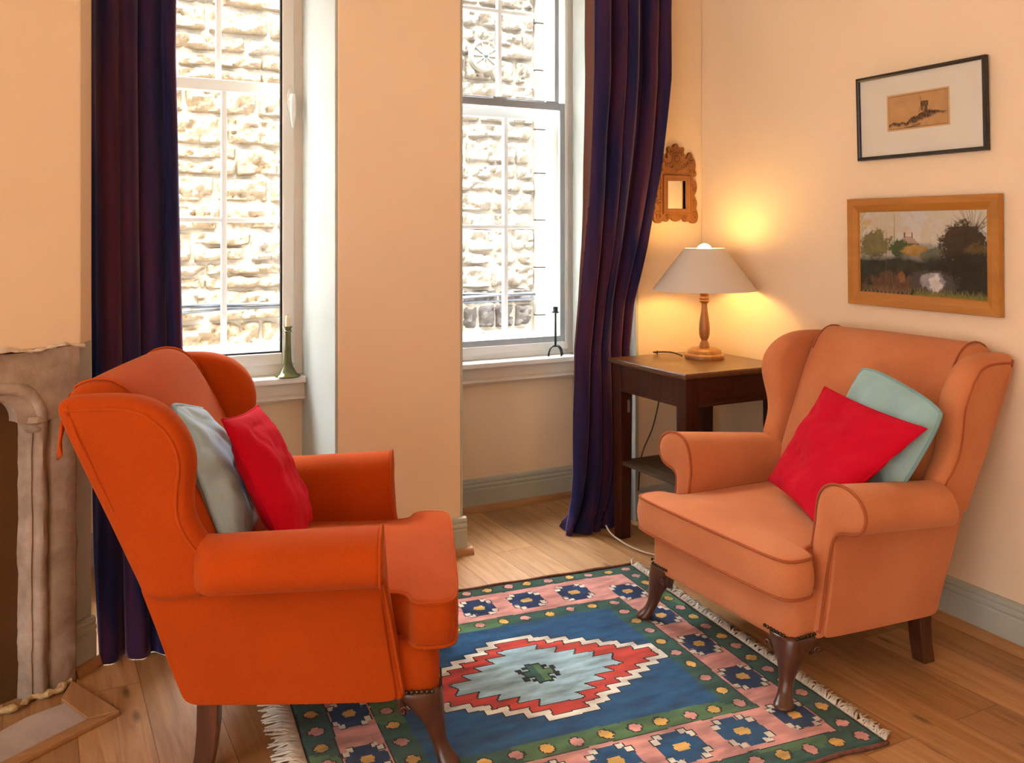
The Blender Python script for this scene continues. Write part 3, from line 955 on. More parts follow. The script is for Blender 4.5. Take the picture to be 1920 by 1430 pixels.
# ------------------------------------------------------------------ curtains
def curtain(name, rows, ncol, label, edge_frac=0.0, split=None):
    """rows: (z, u_left, u_right, v_left, v_right, amplitude, folds, phase); a cloth sheet folded along its width"""
    Z = [r[0] for r in rows]
    zs = np.linspace(Z[0], Z[-1], 110)
    arr = np.array(rows, float)
    o_ = np.argsort(arr[:, 0])
    V = []
    for z in zs:
        pr = [np.interp(z, arr[o_, 0], arr[o_, k]) for k in range(1, 8)]
        ul, ur, vl, vr, am, nf, ph = pr
        for j in range(ncol):
            t = j / (ncol - 1)
            w = t + 0.035 * math.sin(2 * PI * t * 2.3 + 0.7) + 0.02 * noise.noise(Vector((t * 3, 0, z * 0.9)))
            fold = math.sin(2 * PI * nf * w + ph + 0.9 * noise.noise(Vector((t * 2.5, 4, z * 0.7))))
            f2 = math.sin(2 * PI * nf * 2.13 * w + 1.3 + ph) * 0.14
            A = am * (0.65 + 0.6 * noise.noise(Vector((t * 4 + 3, 1.5, z * 0.4))) + 0.2)
            sq = math.copysign(abs(fold) ** 0.8, fold)
            ts, A0 = t, A
            if split:                       # lower down the outer part tucks back behind the side table
                k_ = max(0, min(1, (1.15 - z) / 0.25))
                q = max(0, min(1, (t - 0.50) / 0.16)); q = q * q * (3 - 2 * q)
                ts = t * (1 - k_) + q * k_
                A *= 1 - 0.55 * q * k_
            side = math.cos(2 * PI * nf * w + ph) * am * 0.40
            u = ul + (ur - ul) * t + side * math.sin(PI * t)
            v = vl + (vr - vl) * ts + A * (sq + f2) + 0.010 * noise.noise(Vector((t * 9, z * 3.1, 2)))
            V.append((u, v, z))
    F_, MI = [], []
    for i in range(len(zs) - 1):
        for j in range(ncol - 1):
            a = i * ncol + j
            F_.append((a, a + 1, a + ncol + 1, a + ncol))
            MI.append(1 if edge_frac > 0 and j < edge_frac * ncol * max(0, min(1, (zs[i] - 0.55) / 0.9)) else 0)  # edge columns with painted window light, fewer lower down
    o = mesh(name, V, F_, None, mats=[M['velvet'], M['velvet_lit_edge']], mi=MI)
    md = o.modifiers.new('thick', 'SOLIDIFY'); md.thickness = 0.006; md.offset = 0
    return o

c = curtain('curtain', [
    # z     uL     uR     vL     vR    amp   folds phase
    (2.62, 0.166, 0.425, 3.135, 3.17, 0.046, 3.9, 0.6),
    (1.90, 0.166, 0.418, 3.130, 3.17, 0.048, 3.9, 0.6),
    (1.30, 0.166, 0.432, 3.125, 3.17, 0.048, 3.9, 0.8),
    (0.70, 0.167, 0.445, 3.110, 3.17, 0.044, 3.8, 1.2),
    (0.30, 0.172, 0.450, 3.080, 3.10, 0.040, 3.5, 1.8),
    (0.004, 0.185, 0.440, 3.035, 3.005, 0.036, 3.2, 2.6)], 220,
    '')
tag(c, 'dark navy velvet curtain hanging full length behind the bright orange armchair', 'curtain', 'velvet curtains')
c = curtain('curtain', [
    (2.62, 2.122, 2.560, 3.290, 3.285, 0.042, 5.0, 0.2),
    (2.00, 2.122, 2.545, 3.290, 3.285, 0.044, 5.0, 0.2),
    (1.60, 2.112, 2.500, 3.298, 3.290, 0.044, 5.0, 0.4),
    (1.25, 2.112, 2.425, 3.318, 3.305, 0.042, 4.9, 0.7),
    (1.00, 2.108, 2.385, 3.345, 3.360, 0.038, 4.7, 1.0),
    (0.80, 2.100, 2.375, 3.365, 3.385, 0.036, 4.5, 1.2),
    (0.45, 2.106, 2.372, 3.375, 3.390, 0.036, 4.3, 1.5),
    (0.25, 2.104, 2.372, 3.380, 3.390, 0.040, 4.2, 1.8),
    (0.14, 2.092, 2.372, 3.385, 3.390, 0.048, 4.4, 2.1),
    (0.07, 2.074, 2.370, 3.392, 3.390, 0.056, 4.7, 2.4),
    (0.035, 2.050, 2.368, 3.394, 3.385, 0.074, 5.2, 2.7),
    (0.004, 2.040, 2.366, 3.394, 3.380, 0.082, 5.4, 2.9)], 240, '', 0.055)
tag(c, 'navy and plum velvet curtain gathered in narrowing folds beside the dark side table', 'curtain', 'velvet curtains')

# ------------------------------------------------------------------ side table
TX0, TX1, TY0, TY1 = 2.205, 2.742, 2.750, 3.276
TC = (0.5 * (TX0 + TX1), 0.5 * (TY0 + TY1))
TB = empty('side_table', (*TC, 0), label='dark mahogany side table with a low shelf in the corner under the lamp', cat='table')
hx, hy = (TX1 - TX0) / 2, (TY1 - TY0) / 2
g = G()
def rect(x, y, z): return [(-x, -y, z), (x, -y, z), (x, y, z), (-x, y, z)]
g.rings([rect(hx - 0.016, hy - 0.016, 0.744), rect(hx - 0.006, hy - 0.006, 0.748), rect(hx - 0.004, hy - 0.004, 0.752), rect(hx, hy, 0.754), rect(hx, hy, 0.764), rect(hx - 0.004, hy - 0.004, 0.7695), rect(hx - 0.010, hy - 0.010, 0.770)])
g.build('table_top', M['tabletop'], TB, autosmooth=25)
lx, ly = hx - 0.045, hy - 0.045
for sx in (-1, 1):
    for sy in (-1, 1):
        g = G()
        rs = []
        for z, w in ((0.744, 0.030), (0.60, 0.030), (0.30, 0.028), (0.0, 0.025)):
            rs.append([(sx * lx + a, sy * ly + b_, z) for a, b_ in ((-w, -w), (w, -w), (w, w), (-w, w))])
        g.rings(rs)
        lg = g.build('leg', M['mahogany'], TB, smooth=False, bevel=0.003)
        if sx < 0 and sy > 0:
            g = G(); g.box(-lx + 0.004, -lx + 0.016, ly - 0.032, ly - 0.029, 0.54, 0.595)
            g.build('socket_plate', M['plaque'], lg, smooth=False)
def apron(x0, x1, y0, y1, mat):
    g = G(); g.box(x0, x1, y0, y1, 0.640, 0.746)
    e = 0.004
    g.box(x0 - e, x1 + e, y0 - e, y1 + e, 0.634, 0.646)
    g.build('apron', mat, TB, smooth=False, bevel=0.002)
apron(-lx + 0.03, lx - 0.03, -hy + 0.018, -hy + 0.036, M['mahogany_x'])
apron(-lx + 0.03, lx - 0.03, hy - 0.036, hy - 0.018, M['mahogany_x'])
apron(-hx + 0.018, -hx + 0.036, -ly + 0.03, ly - 0.03, M['mahogany'])
apron(hx - 0.036, hx - 0.018, -ly + 0.03, ly - 0.03, M['mahogany'])
g = G(); g.box(-hx + 0.024, hx - 0.045, -hy + 0.035, hy - 0.05, 0.318, 0.334)
g.build('shelf', M['shelf'], TB, smooth=False, bevel=0.002)

# ------------------------------------------------------------------ lamp
LX, LY, LZ = 2.560, 3.064, 0.770
LP = empty('table_lamp', (LX, LY, LZ), label='turned wooden table lamp with a pale conical shade, lit on the side table', cat='lamp')
g = G(); g.lathe([(0.0, 0), (0.083, 0), (0.084, 0.004), (0.084, 0.015), (0.080, 0.020), (0.074, 0.022), (0.072, 0.026), (0.068, 0.036), (0.055, 0.044), (0.0, 0.046)], 48)
g.build('base', M['lampwood'], LP, autosmooth=40)
g = G(); g.lathe([(0.0, 0.044), (0.022, 0.045), (0.023, 0.052), (0.021, 0.056), (0.019, 0.066), (0.014, 0.074), (0.012, 0.078), (0.018, 0.088), (0.0225, 0.105), (0.0235, 0.125), (0.022, 0.150), (0.018, 0.180), (0.014, 0.205), (0.012, 0.225), (0.0125, 0.236), (0.019, 0.242), (0.021, 0.247), (0.019, 0.252), (0.021, 0.257), (0.021, 0.262), (0.017, 0.267), (0.021, 0.272), (0.021, 0.312), (0.0, 0.314)], 32)
g.build('stem', M['lampwood'], LP, autosmooth=40)
g = G()
ring = [(math.cos(a), math.sin(a)) for a in np.linspace(0, 2 * PI, 64, endpoint=False)]
prof = [(0.221, 0.296), (0.222, 0.294), (0.219, 0.294), (0.0835, 0.473), (0.0855, 0.474), (0.221, 0.297)]
g.rings([[(x * r, y * r, z) for x, y in ring] for r, z in prof[1:5] + [prof[0]]], cap=False, loop=True)
g.build('lamp_shade', M['shade'], LP, autosmooth=40)
g = G()
for k in range(3):
    a = k * 2 * PI / 3 + 0.4
    g.tube([(0.015 * math.cos(a), 0.015 * math.sin(a), 0.33), (0.083 * math.cos(a), 0.083 * math.sin(a), 0.470)], 0.0015, 6)
g.lathe([(0.0, 0.312), (0.016, 0.312), (0.017, 0.360), (0.010, 0.372), (0, 0.374)], 20)
g.build('bulb_holder', M['brass'], LP)
g = G()
g.lathe([(0.0, 0.368), (0.012, 0.370), (0.014, 0.385), (0.020, 0.398)] + [(0.038 * math.cos(t), 0.444 + 0.050 * math.sin(t)) for t in np.linspace(-1.0, PI / 2 - 0.02, 14)] + [(0.0, 0.494)], 28)
g.build('bulb', M['bulb'], LP)

# lamp flex: over the back edge of the table, down to the socket
CF = cable([[(LX - 0.066, LY + 0.066, 0.776), (LX - 0.10, LY + 0.10, 0.790), (LX - 0.14, LY + 0.17, 0.785), (LX - 0.10, LY + 0.20, 0.776), (LX - 0.085, 3.284, 0.768), (LX - 0.06, 3.292, 0.62), (LX - 0.10, 3.292, 0.45), (LX - 0.16, 3.298, 0.32), (LX - 0.17, 3.31, 0.16)]], 0.0032, 'lamp_cord', M['cable'])
tag(CF, 'thin brown lamp cord dropping behind the dark side table', 'cord')
CW = cable([[(2.185, 3.262, 0.05), (2.178, 3.20, 0.028), (2.19, 3.08, 0.012), (2.24, 2.96, 0.006), (2.36, 2.84, 0.006), (2.50, 2.78, 0.006)]], 0.0035, 'floor_cord', M['cable_white'])
tag(CW, 'thin pale cord trailing on the floor beside the foot of the curtain', 'cord')
SO = empty('wall_socket', RW(1.36, 0.0, 0.0), label='small white wall socket low on the wall under the side table', cat='socket')
g = G()
c0_ = np.array(RW(1.36, 0, 0))
def sk(a, h, z):
    p = np.array(RW(1.36 + a, h, z)) - c0_
    return tuple(p)
g.box(-0.043, 0.043, 0.0005, 0.012, 0.30, 0.386, sk)
g.build('face_plate', M['upvc'], SO, smooth=False, bevel=0.003)
g = G(); g.box(-0.02, 0.02, 0.012, 0.04, 0.32, 0.365, sk)
g.build('plug', M['upvc'], SO, smooth=False, bevel=0.004)

# ------------------------------------------------------------------ carved mirror
MR = empty('carved_mirror', (2.643, PV, 1.355), label='small carved wooden mirror hanging on the wall between curtain and corner', cat='mirror')
half = [(0.0, 0.369), (0.010, 0.364), (0.014, 0.354), (0.026, 0.350), (0.040, 0.354), (0.048, 0.342), (0.044, 0.326), (0.052, 0.318), (0.050, 0.302), (0.056, 0.298), (0.066, 0.308), (0.072, 0.322), (0.082, 0.331), (0.092, 0.324), (0.097, 0.308), (0.110, 0.292), (0.114, 0.268), (0.110, 0.246), (0.118, 0.236), (0.114, 0.220), (0.100, 0.214), (0.100, 0.206), (0.113, 0.198), (0.121, 0.178), (0.119, 0.150), (0.106, 0.128), (0.108, 0.118), (0.118, 0.108), (0.123, 0.088), (0.118, 0.070), (0.124, 0.054), (0.129, 0.030), (0.122, 0.006), (0.104, -0.002), (0.086, 0.002), (0.078, 0.012), (0.064, 0.006), (0.050, 0.006), (0.042, 0.016), (0.030, 0.022), (0.020, 0.012), (0.0, 0.006)]
outl = [(x, z) for x, z in spline(half, 2)]
outl = outl + [(-x, z) for x, z in outl[::-1][1:-1]]
hole = [(-0.052, 0.066), (0.052, 0.066), (0.052, 0.196), (-0.052, 0.196)]
# carved back board with a rectangular opening (triangle fill between outline and hole)
bm = bmesh.new()
def loop_edges(pts, y):
    vs = [bm.verts.new((x, y, z)) for x, z in pts]
    return [bm.edges.new((vs[i], vs[(i + 1) % len(vs)])) for i in range(len(vs))]
ed = loop_edges(outl, -0.016) + loop_edges(hole, -0.016)
bmesh.ops.triangle_fill(bm, edges=ed, use_beauty=True)
ext = bmesh.ops.extrude_face_region(bm, geom=bm.faces[:])
bmesh.ops.translate(bm, vec=(0, 0.015, 0), verts=[e for e in ext['geom'] if isinstance(e, bmesh.types.BMVert)])
bmesh.ops.recalc_face_normals(bm, faces=bm.faces)
me = bpy.data.meshes.new('carved_board'); bm.to_mesh(me); bm.free()
me.materials.append(M['carved'])
o = bpy.data.objects.new('carved_board', me); COL.objects.link(o); o.parent = MR
g = G()
def spiral(cx, cz, r, turns, a0, sgn=1, th=0.0042):
    pts = []
    for i in range(22):
        t = i / 21
        a = a0 + sgn * t * turns * 2 * PI
        rr = r * (1 - 0.85 * t)
        pts.append((cx + rr * math.cos(a), -0.017, cz + rr * math.sin(a)))
    g.tube(pts, th, 6)
for s in (-1, 1):
    spiral(s * 0.104, 0.032, 0.020, 1.4, 0.5 if s > 0 else PI - 0.5, s)
    spiral(s * 0.100, 0.090, 0.015, 1.3, 0.0 if s > 0 else PI, s)
    spiral(s * 0.098, 0.165, 0.018, 1.3, 0.0 if s > 0 else PI, -s)
    spiral(s * 0.098, 0.236, 0.013, 1.2, 0.0 if s > 0 else PI, s)
    spiral(s * 0.086, 0.285, 0.020, 1.3, 0.4 if s > 0 else PI - 0.4, s)
    spiral(s * 0.030, 0.268, 0.020, 1.3, 0.4 if s > 0 else PI - 0.4, -s)
    spiral(s * 0.028, 0.322, 0.017, 1.3, 1.0 if s > 0 else PI - 1.0, s)
    spiral(s * 0.050, 0.024, 0.012, 1.2, 0.4 if s > 0 else PI - 0.4, s)
    g.tube([(s * x, -0.017, z) for x, z in [(0.088, 0.045), (0.092, 0.075), (0.086, 0.11), (0.092, 0.14), (0.086, 0.19), (0.092, 0.215), (0.078, 0.25)]], 0.0035, 6)
    g.tube([(s * x, -0.017, z) for x, z in [(0.0, 0.240), (0.02, 0.250), (0.036, 0.247), (0.055, 0.258), (0.066, 0.285)]], 0.0035, 6)
g.tube([(0.022 * math.cos(a), -0.017, 0.300 + 0.022 * math.sin(a)) for a in np.linspace(0, 2 * PI, 20, endpoint=False)], 0.004, 6, loop=True)
g.add([(0.010 * math.cos(a) * math.sin(b_), -0.018 - 0.008 * math.cos(b_), 0.300 + 0.014 * math.sin(a) * math.sin(b_)) for b_ in (0.1, 0.6, 1.1, PI / 2) for a in np.linspace(0, 2 * PI, 12, endpoint=False)],
      [(i * 12 + j, i * 12 + (j + 1) % 12, (i + 1) * 12 + (j + 1) % 12, (i + 1) * 12 + j) for i in range(3) for j in range(12)] + [tuple(range(12))])
g.build('carving', M['carved'], MR)
g = G()
def fr2(x0, x1, z0, z1, w, prof):
    """mitred rectangular frame in local x/z, prof = [(inset 0..1, y)]"""
    rs = []
    for f, y in prof:
        d = w * f
        rs.append([(x0 + d, y, z0 + d), (x1 - d, y, z0 + d), (x1 - d, y, z1 - d), (x0 + d, y, z1 - d)])
    return rs
g.rings(fr2(-0.078, 0.078, 0.040, 0.222, 0.026, [(0, -0.014), (0, -0.022), (0.15, -0.026), (0.5, -0.024), (0.85, -0.026), (1, -0.022), (1, -0.004)]), cap=False)
g.build('inner_frame', M['carved'], MR, smooth=False)
g = G(); g.box(-0.053, 0.053, -0.008, -0.005, 0.065, 0.197)
g.build('mirror_glass', M['mirror'], MR, smooth=False)

# ------------------------------------------------------------------ pictures on the right wall
def canvas(name, w, h, img, mat, parent, T):
    """img: (rows, cols, 3) linear colours, row 0 at the bottom; a flat grid with one quad per cell"""
    ny, nx, _ = img.shape
    V = [T(w * i / nx, h * j / ny) for j in range(ny + 1) for i in range(nx + 1)]
    F_ = [(j * (nx + 1) + i, j * (nx + 1) + i + 1, (j + 1) * (nx + 1) + i + 1, (j + 1) * (nx + 1) + i) for j in range(ny) for i in range(nx)]
    me = bpy.data.meshes.new(name)
    me.from_pydata(V, [], F_)
    me.materials.append(mat)
    ca = me.color_attributes.new('pigment', 'FLOAT_COLOR', 'CORNER')
    col = np.ones((ny * nx, 4, 4), np.float32)
    col[:, :, :3] = img.reshape(-1, 1, 3)
    ca.data.foreach_set('color', col.ravel())
    o = bpy.data.objects.new(name, me); COL.objects.link(o); o.parent = parent
    return o

def fnoise(nx, ny, sx, sy, seed, oct_=4):
    a = np.zeros((ny, nx))
    for j in range(ny):
        for i in range(nx):
            a[j, i] = noise.fractal(Vector((i / nx * sx, j / ny * sy, seed)), 0.9, 2.0, oct_)
    return a

def picture(name, a0, a1, zb, zt, lean, fw, prof, fmat, label):
    """a0/a1 are the far/near ends along the wall; lean = how far the top stands off the wall"""
    base = np.array(RW((a0 + a1) / 2, 0.004, zb))
    P = empty(name, base, WANG - PI / 2 + PI, label=label, cat='picture')
    # local: +x along the wall towards the camera-right end, -y? -> computed directly in world then made local
    w = a0 - a1
    h = zt - zb
    inv = P.matrix_basis.inverted()
    def T(x, z, d):          # x from the far (left) edge, z from the bottom, d out from the wall
        off = d + lean * (z / h)
        p = Vector(RW(a0 - x, 0.004 + off, zb + z))
        mw = Vector((p.x - base[0], p.y - base[1], p.z - base[2]))
        ang = -P.rotation_euler.z
        return (mw.x * math.cos(ang) - mw.y * math.sin(ang), mw.x * math.sin(ang) + mw.y * math.cos(ang), mw.z)
    g = G()
    rs = []
    for f, d in prof:
        e = fw * f
        rs.append([T(e, e, d), T(w - e, e, d), T(w - e, h - e, d), T(e, h - e, d)])
    g.rings(rs, cap=False)
    fo = g.build('frame', fmat, P, smooth=False)
    g = G()
    g.rings([[T(0.004, 0.004, d), T(w - 0.004, 0.004, d), T(w - 0.004, h - 0.004, d), T(0.004, h - 0.004, d)] for d in (0.0, 0.004)])
    g.build('backing', M['black'], P, smooth=False)
    return P, T, w, h

# etching of a mill on a hill
P, T, w, h = picture('framed_etching', 0.672, 0.135, 1.580, 1.888, 0.010, 0.013,
                     [(0, 0.0), (0, 0.016), (0.12, 0.019), (0.7, 0.019), (1, 0.016), (1, 0.006)], M['blackframe'],
                     'small sepia etching of a windmill in a thin black frame, the upper picture')
g = G(); g.rings([[T(x, z, d) for x, z in ((0.012, 0.012), (w - 0.012, 0.012), (w - 0.012, h - 0.012), (0.012, h - 0.012))] for d in (0.0045, 0.008)])
g.build('mount', M['mount'], P, smooth=False)
pw, ph, px0, pz0 = 0.262, 0.130, 0.135, 0.097
nx, ny = 150, 76
n1 = fnoise(nx, ny, 6, 3, 1.0); n2 = fnoise(nx, ny, 40, 16, 3.0, 2); n3 = fnoise(nx, ny, 14, 5, 9.0, 4)
X, Y = np.meshgrid((np.arange(nx) + 0.5) / nx, (np.arange(ny) + 0.5) / ny)
img = np.array([0.46, 0.27, 0.125])[None, None] * (1 + 0.10 * n1[..., None] + 0.05 * n2[..., None]) + np.zeros((ny, nx, 3))
dark = np.zeros((ny, nx))
hill = np.interp(X, [0, 0.12, 0.3, 0.45, 0.55, 0.62, 0.72, 0.85, 0.97, 1], [0.22, 0.24, 0.22, 0.36, 0.42, 0.50, 0.47, 0.42, 0.40, 0.36]) + 0.035 * n3
low = np.interp(X, [0, 0.3, 0.45, 0.6, 0.75, 1], [0.14, 0.10, 0.15, 0.22, 0.32, 0.34]) + 0.05 * n3
dark = np.clip((hill - Y) / 0.03, 0, 1) * np.clip((Y - low) / 0.08 + 0.3, 0, 1)
fade = np.clip(1 - (X - 0.90) / 0.1, 0, 1)
dark *= fade
spur = np.exp(-((Y - (0.03 + 0.35 * (X - 0.28))) / 0.035) ** 2) * ((X > 0.28) & (X < 0.55))
dark = np.maximum(dark, 0.8 * spur)
body = (np.abs(X - 0.610 - 0.02 * (Y - 0.5)) < 0.052 - 0.02 * (Y - 0.5)) & (Y > 0.46) & (Y < 0.70)
dark = np.where(body, np.maximum(dark, 0.95 - 0.45 * ((X > 0.585) & (X < 0.615) & (Y < 0.60))), dark)
cap_ = (np.abs(X - 0.616) < 0.060 - 0.25 * np.maximum(0, Y - 0.68)) & (Y > 0.58) & (Y < 0.73)
dark = np.where(cap_, 0.95, dark)
for (xa, ya, xb, yb) in ((0.52, 0.44, 0.575, 0.66), (0.565, 0.62, 0.555, 0.83), (0.54, 0.46, 0.57, 0.62)):
    t = np.clip(((X - xa) * (xb - xa) + (Y - ya) * (yb - ya)) / ((xb - xa) ** 2 + (yb - ya) ** 2), 0, 1)
    d = np.hypot(X - xa - t * (xb - xa), (Y - ya - t * (yb - ya)) * 0.5)
    dark = np.maximum(dark, 0.65 * np.exp(-(d / 0.006) ** 2))
plate = (np.minimum(X, 1 - X) < 0.03) | (np.minimum(Y, 1 - Y) < 0.05)
edge = ((np.abs(np.minimum(X, 1 - X) - 0.03) < 0.006) & (np.minimum(Y, 1 - Y) > 0.05)) | ((np.abs(np.minimum(Y, 1 - Y) - 0.05) < 0.010) & (np.minimum(X, 1 - X) > 0.03))
dark = np.clip(dark * (0.85 + 0.3 * n2), 0, 1)
dark = np.where(plate, 0, dark)
img = img * (1 - dark[..., None]) + np.array([0.045, 0.026, 0.018]) * dark[..., None]
img = np.where(plate[..., None], np.array([0.55, 0.34, 0.17]), img)
img = np.where(edge[..., None], img * 0.55, img)
canvas('print', pw, ph, np.clip(img, 0, 1), M['etching'], P, lambda x, z: T(px0 + x, pz0 + z, 0.0085))

# landscape painting with a pond
P, T, w, h = picture('framed_painting', 0.712, 0.086, 1.043, 1.438, 0.006, 0.050,
                     [(0, 0.0), (0, 0.022), (0.04, 0.026), (0.5, 0.024), (0.90, 0.016), (0.905, 0.013), (0.97, 0.013), (1, 0.011), (1, 0.006)], M['framewood'],
                     'landscape painting of a pond and trees in a wide honey wood frame, the lower picture')
pw, ph = w - 0.096, h - 0.096
nx, ny = 240, 144
X, Y = np.meshgrid((np.arange(nx) + 0.5) / nx, (np.arange(ny) + 0.5) / ny)
na = fnoise(nx, ny, 5, 3, 1.0); nb = fnoise(nx, ny, 16, 10, 4.0); nc = fnoise(nx, ny, 60, 36, 7.0, 2); nd = fnoise(nx, ny, 70, 8, 9.0, 2)
def C(*c): return np.array(c, float)[None, None]
img = C(0.50, 0.50, 0.48) * (1 + 0.08 * na[..., None] + 0.06 * nc[..., None])
def over(mask, col, var=0.25, nz=nb):
    global img
    mk = np.clip(mask, 0, 1)[..., None]
    img = img * (1 - mk) + col * (1 + var * nz[..., None]) * mk
def soft(d, s): return np.clip(d / s + 0.5, 0, 1)
def blob(x, y, rx, ry, rag=0.35): return soft(1 - np.hypot((X - x) / rx, (Y - y) / ry) + rag * nb + 0.2 * nc, 0.25)
def fan(x, y, n, a0, a1, L, wd, col, al=0.8, curve=0.0):
    rr = random.Random(int(x * 1000 + y * 77))
    for k in range(n):
        a = a0 + (a1 - a0) * (k + rr.random()) / n
        l = L * (0.6 + 0.5 * rr.random())
        xb, yb = x + l * math.cos(a) * 0.62, y + l * math.sin(a)
        t = np.clip(((X - x) * (xb - x) + (Y - y) * (yb - y)) / ((xb - x) ** 2 + (yb - y) ** 2), 0, 1)
        d = np.hypot((X - x - t * (xb - x)) * 1.6, Y - y - t * (yb - y))
        over(al * np.exp(-(d / (wd * (1.1 - 0.8 * t))) ** 2), col, 0.2, nc)
over(blob(0.22, 0.80, 0.17, 0.33, 0.9) * (0.30 + 0.5 * (nc > 0.05)), C(0.46, 0.36, 0.20), 0.2, nc)
over(blob(0.02, 0.85, 0.05, 0.3, 0.9) * (nc > -0.1) * 0.8, C(0.42, 0.32, 0.12), 0.2, nc)
over(blob(0.56, 0.70, 0.05, 0.2, 0.7) * (0.3 + 0.4 * (nc > 0)), C(0.48, 0.38, 0.24), 0.2, nc)
over(blob(0.80, 0.85, 0.22, 0.3, 0.9) * (0.25 + 0.35 * (nc > 0)), C(0.46, 0.40, 0.24), 0.2, nc)
over(soft(0.60 + 0.05 * na - Y, 0.05) * (X > 0.3) * (X < 0.7), C(0.28, 0.30, 0.30))
fan(0.90, 0.72, 16, 0.5, 2.75, 0.42, 0.006, C(0.10, 0.08, 0.05))
over(((np.abs(X - 0.415) < 0.062) & (Y > 0.585) & (Y < 0.63)) * 0.9, C(0.23, 0.165, 0.12), 0.15)
roof = ((np.abs(X - 0.415) < 0.078 - 0.62 * (Y - 0.62)) & (Y > 0.62) & (Y < 0.695)) * 1.0
over(roof, C(0.36, 0.27, 0.22), 0.1)
over(((np.abs(X - 0.385) < 0.006) | (np.abs(X - 0.445) < 0.005)) * (Y > 0.68) * (Y < 0.745), C(0.14, 0.08, 0.06))
over(soft(0.615 - Y, 0.012) * (X > 0.35) * (X < 0.50) * (Y > 0.58), C(0.12, 0.085, 0.06))
over(blob(0.13, 0.60, 0.13, 0.17), C(0.150, 0.135, 0.060))
over(blob(0.34, 0.56, 0.08, 0.10), C(0.060, 0.085, 0.035))
over(blob(0.49, 0.52, 0.14, 0.07), C(0.33, 0.20, 0.06))
over(blob(0.62, 0.48, 0.10, 0.09), C(0.12, 0.13, 0.09))
over(blob(0.84, 0.60, 0.17, 0.27, 0.25), C(0.050, 0.035, 0.022))
over(blob(0.93, 0.50, 0.09, 0.12), C(0.11, 0.075, 0.030))
over(soft(0.44 + 0.05 * na - Y, 0.10), C(0.035, 0.034, 0.022), 0.35)
over(blob(0.88, 0.30, 0.25, 0.22, 0.25), C(0.030, 0.024, 0.018))
over(blob(0.60, 0.17, 0.20, 0.13, 0.15), C(0.075, 0.065, 0.062), 0.2)
over(blob(0.60, 0.175, 0.090, 0.095, 0.25) * 0.8, C(0.30, 0.30, 0.33), 0.35, nb)
over(blob(0.625, 0.165, 0.045, 0.075, 0.5) * 0.85, C(0.56, 0.53, 0.52), 0.2, nb)
fan(0.86, 0.10, 4, 2.35, 2.75, 0.45, 0.008, C(0.03, 0.022, 0.016))
over(blob(0.28, 0.13, 0.20, 0.13, 0.5) * 0.8, C(0.115, 0.060, 0.035), 0.4, nd)
over(blob(0.36, 0.22, 0.03, 0.06, 0.3), C(0.20, 0.10, 0.035))
for x in (0.225, 0.30):
    fan(x, 0.10 if x < 0.25 else 0.6, 1, 1.52, 1.60, 0.95 if x < 0.25 else 0.4, 0.006, C(0.13, 0.085, 0.045))
for k in range(12): fan(0.03 + 0.035 * k, 0.0, 5, 0.9, 2.2, 0.12, 0.005, C(0.24, 0.16, 0.08), 0.6)
for k in range(14): fan(0.48 + 0.04 * k, 0.0, 5, 0.9, 2.2, 0.10, 0.007, C(0.20, 0.185, 0.045), 0.8)
over(soft(0.035 + 0.01 * nb - Y, 0.03) * (X > 0.45), C(0.16, 0.15, 0.04))
canvas('painting', pw, ph, np.clip(img, 0.004, 1), M['paint'], P, lambda x, z: T(0.048 + x, 0.048 + z, 0.0105))

# ------------------------------------------------------------------ things on the window sills
CH = empty('ceramic_candlestick', (0.952, 3.815, 0.705), label='olive green glazed candlestick holding a cream candle stub on the left window sill', cat='candlestick')
g = G(); g.lathe([(0.0, 0), (0.052, 0.0), (0.054, 0.004), (0.051, 0.008), (0.040, 0.014), (0.032, 0.024), (0.028, 0.034), (0.022, 0.042), (0.0175, 0.055), (0.0150, 0.080), (0.0135, 0.120), (0.0130, 0.165), (0.0125, 0.185), (0.0165, 0.189), (0.0165, 0.193), (0.0130, 0.196), (0.0150, 0.204), (0.0185, 0.209), (0.0185, 0.212), (0.012, 0.212), (0.010, 0.205), (0.0, 0.205)], 36)
g.build('holder', M['ceramic'], CH, autosmooth=50)
g = G(); g.lathe([(0.0, 0.203), (0.0100, 0.203), (0.0105, 0.225), (0.0100, 0.252), (0.0075, 0.256), (0.0, 0.254)], 20)
cd_ = g.build('candle', M['wax'], CH, autosmooth=50)
g = G(); g.tube([(0, 0, 0.252), (0.001, 0, 0.262)], 0.001, 5)
g.build('wick', M['black'], cd_)

IC = empty('iron_candlestick', (2.262, 3.818, 0.705), label='slim dark green iron tripod candle holder on the right window sill', cat='candlestick')
g = G(); g.tube([(0, 0, 0.050), (0, 0, 0.215)], [0.0055, 0.0045], 12)
g.build('stem', M['iron'], IC)
for a in (-2.9, -1.25, 0.25):
    g = G()
    pr = spline([(0.002, 0.050), (0.018, 0.050), (0.034, 0.040), (0.043, 0.020), (0.045, 0.0035)], 5)
    g.tube([(r * math.cos(a) , r * math.sin(a) * 0.75, z) for r, z in pr], 0.0042, 8)
    g.build('leg', M['iron'], IC)
g = G(); g.lathe([(0.0, 0.212), (0.014, 0.212), (0.020, 0.216), (0.020, 0.218), (0.0115, 0.217), (0.0115, 0.242), (0.0095, 0.242), (0.0095, 0.222), (0.0, 0.222)], 24)
g.build('cup', M['iron'], IC, autosmooth=40)

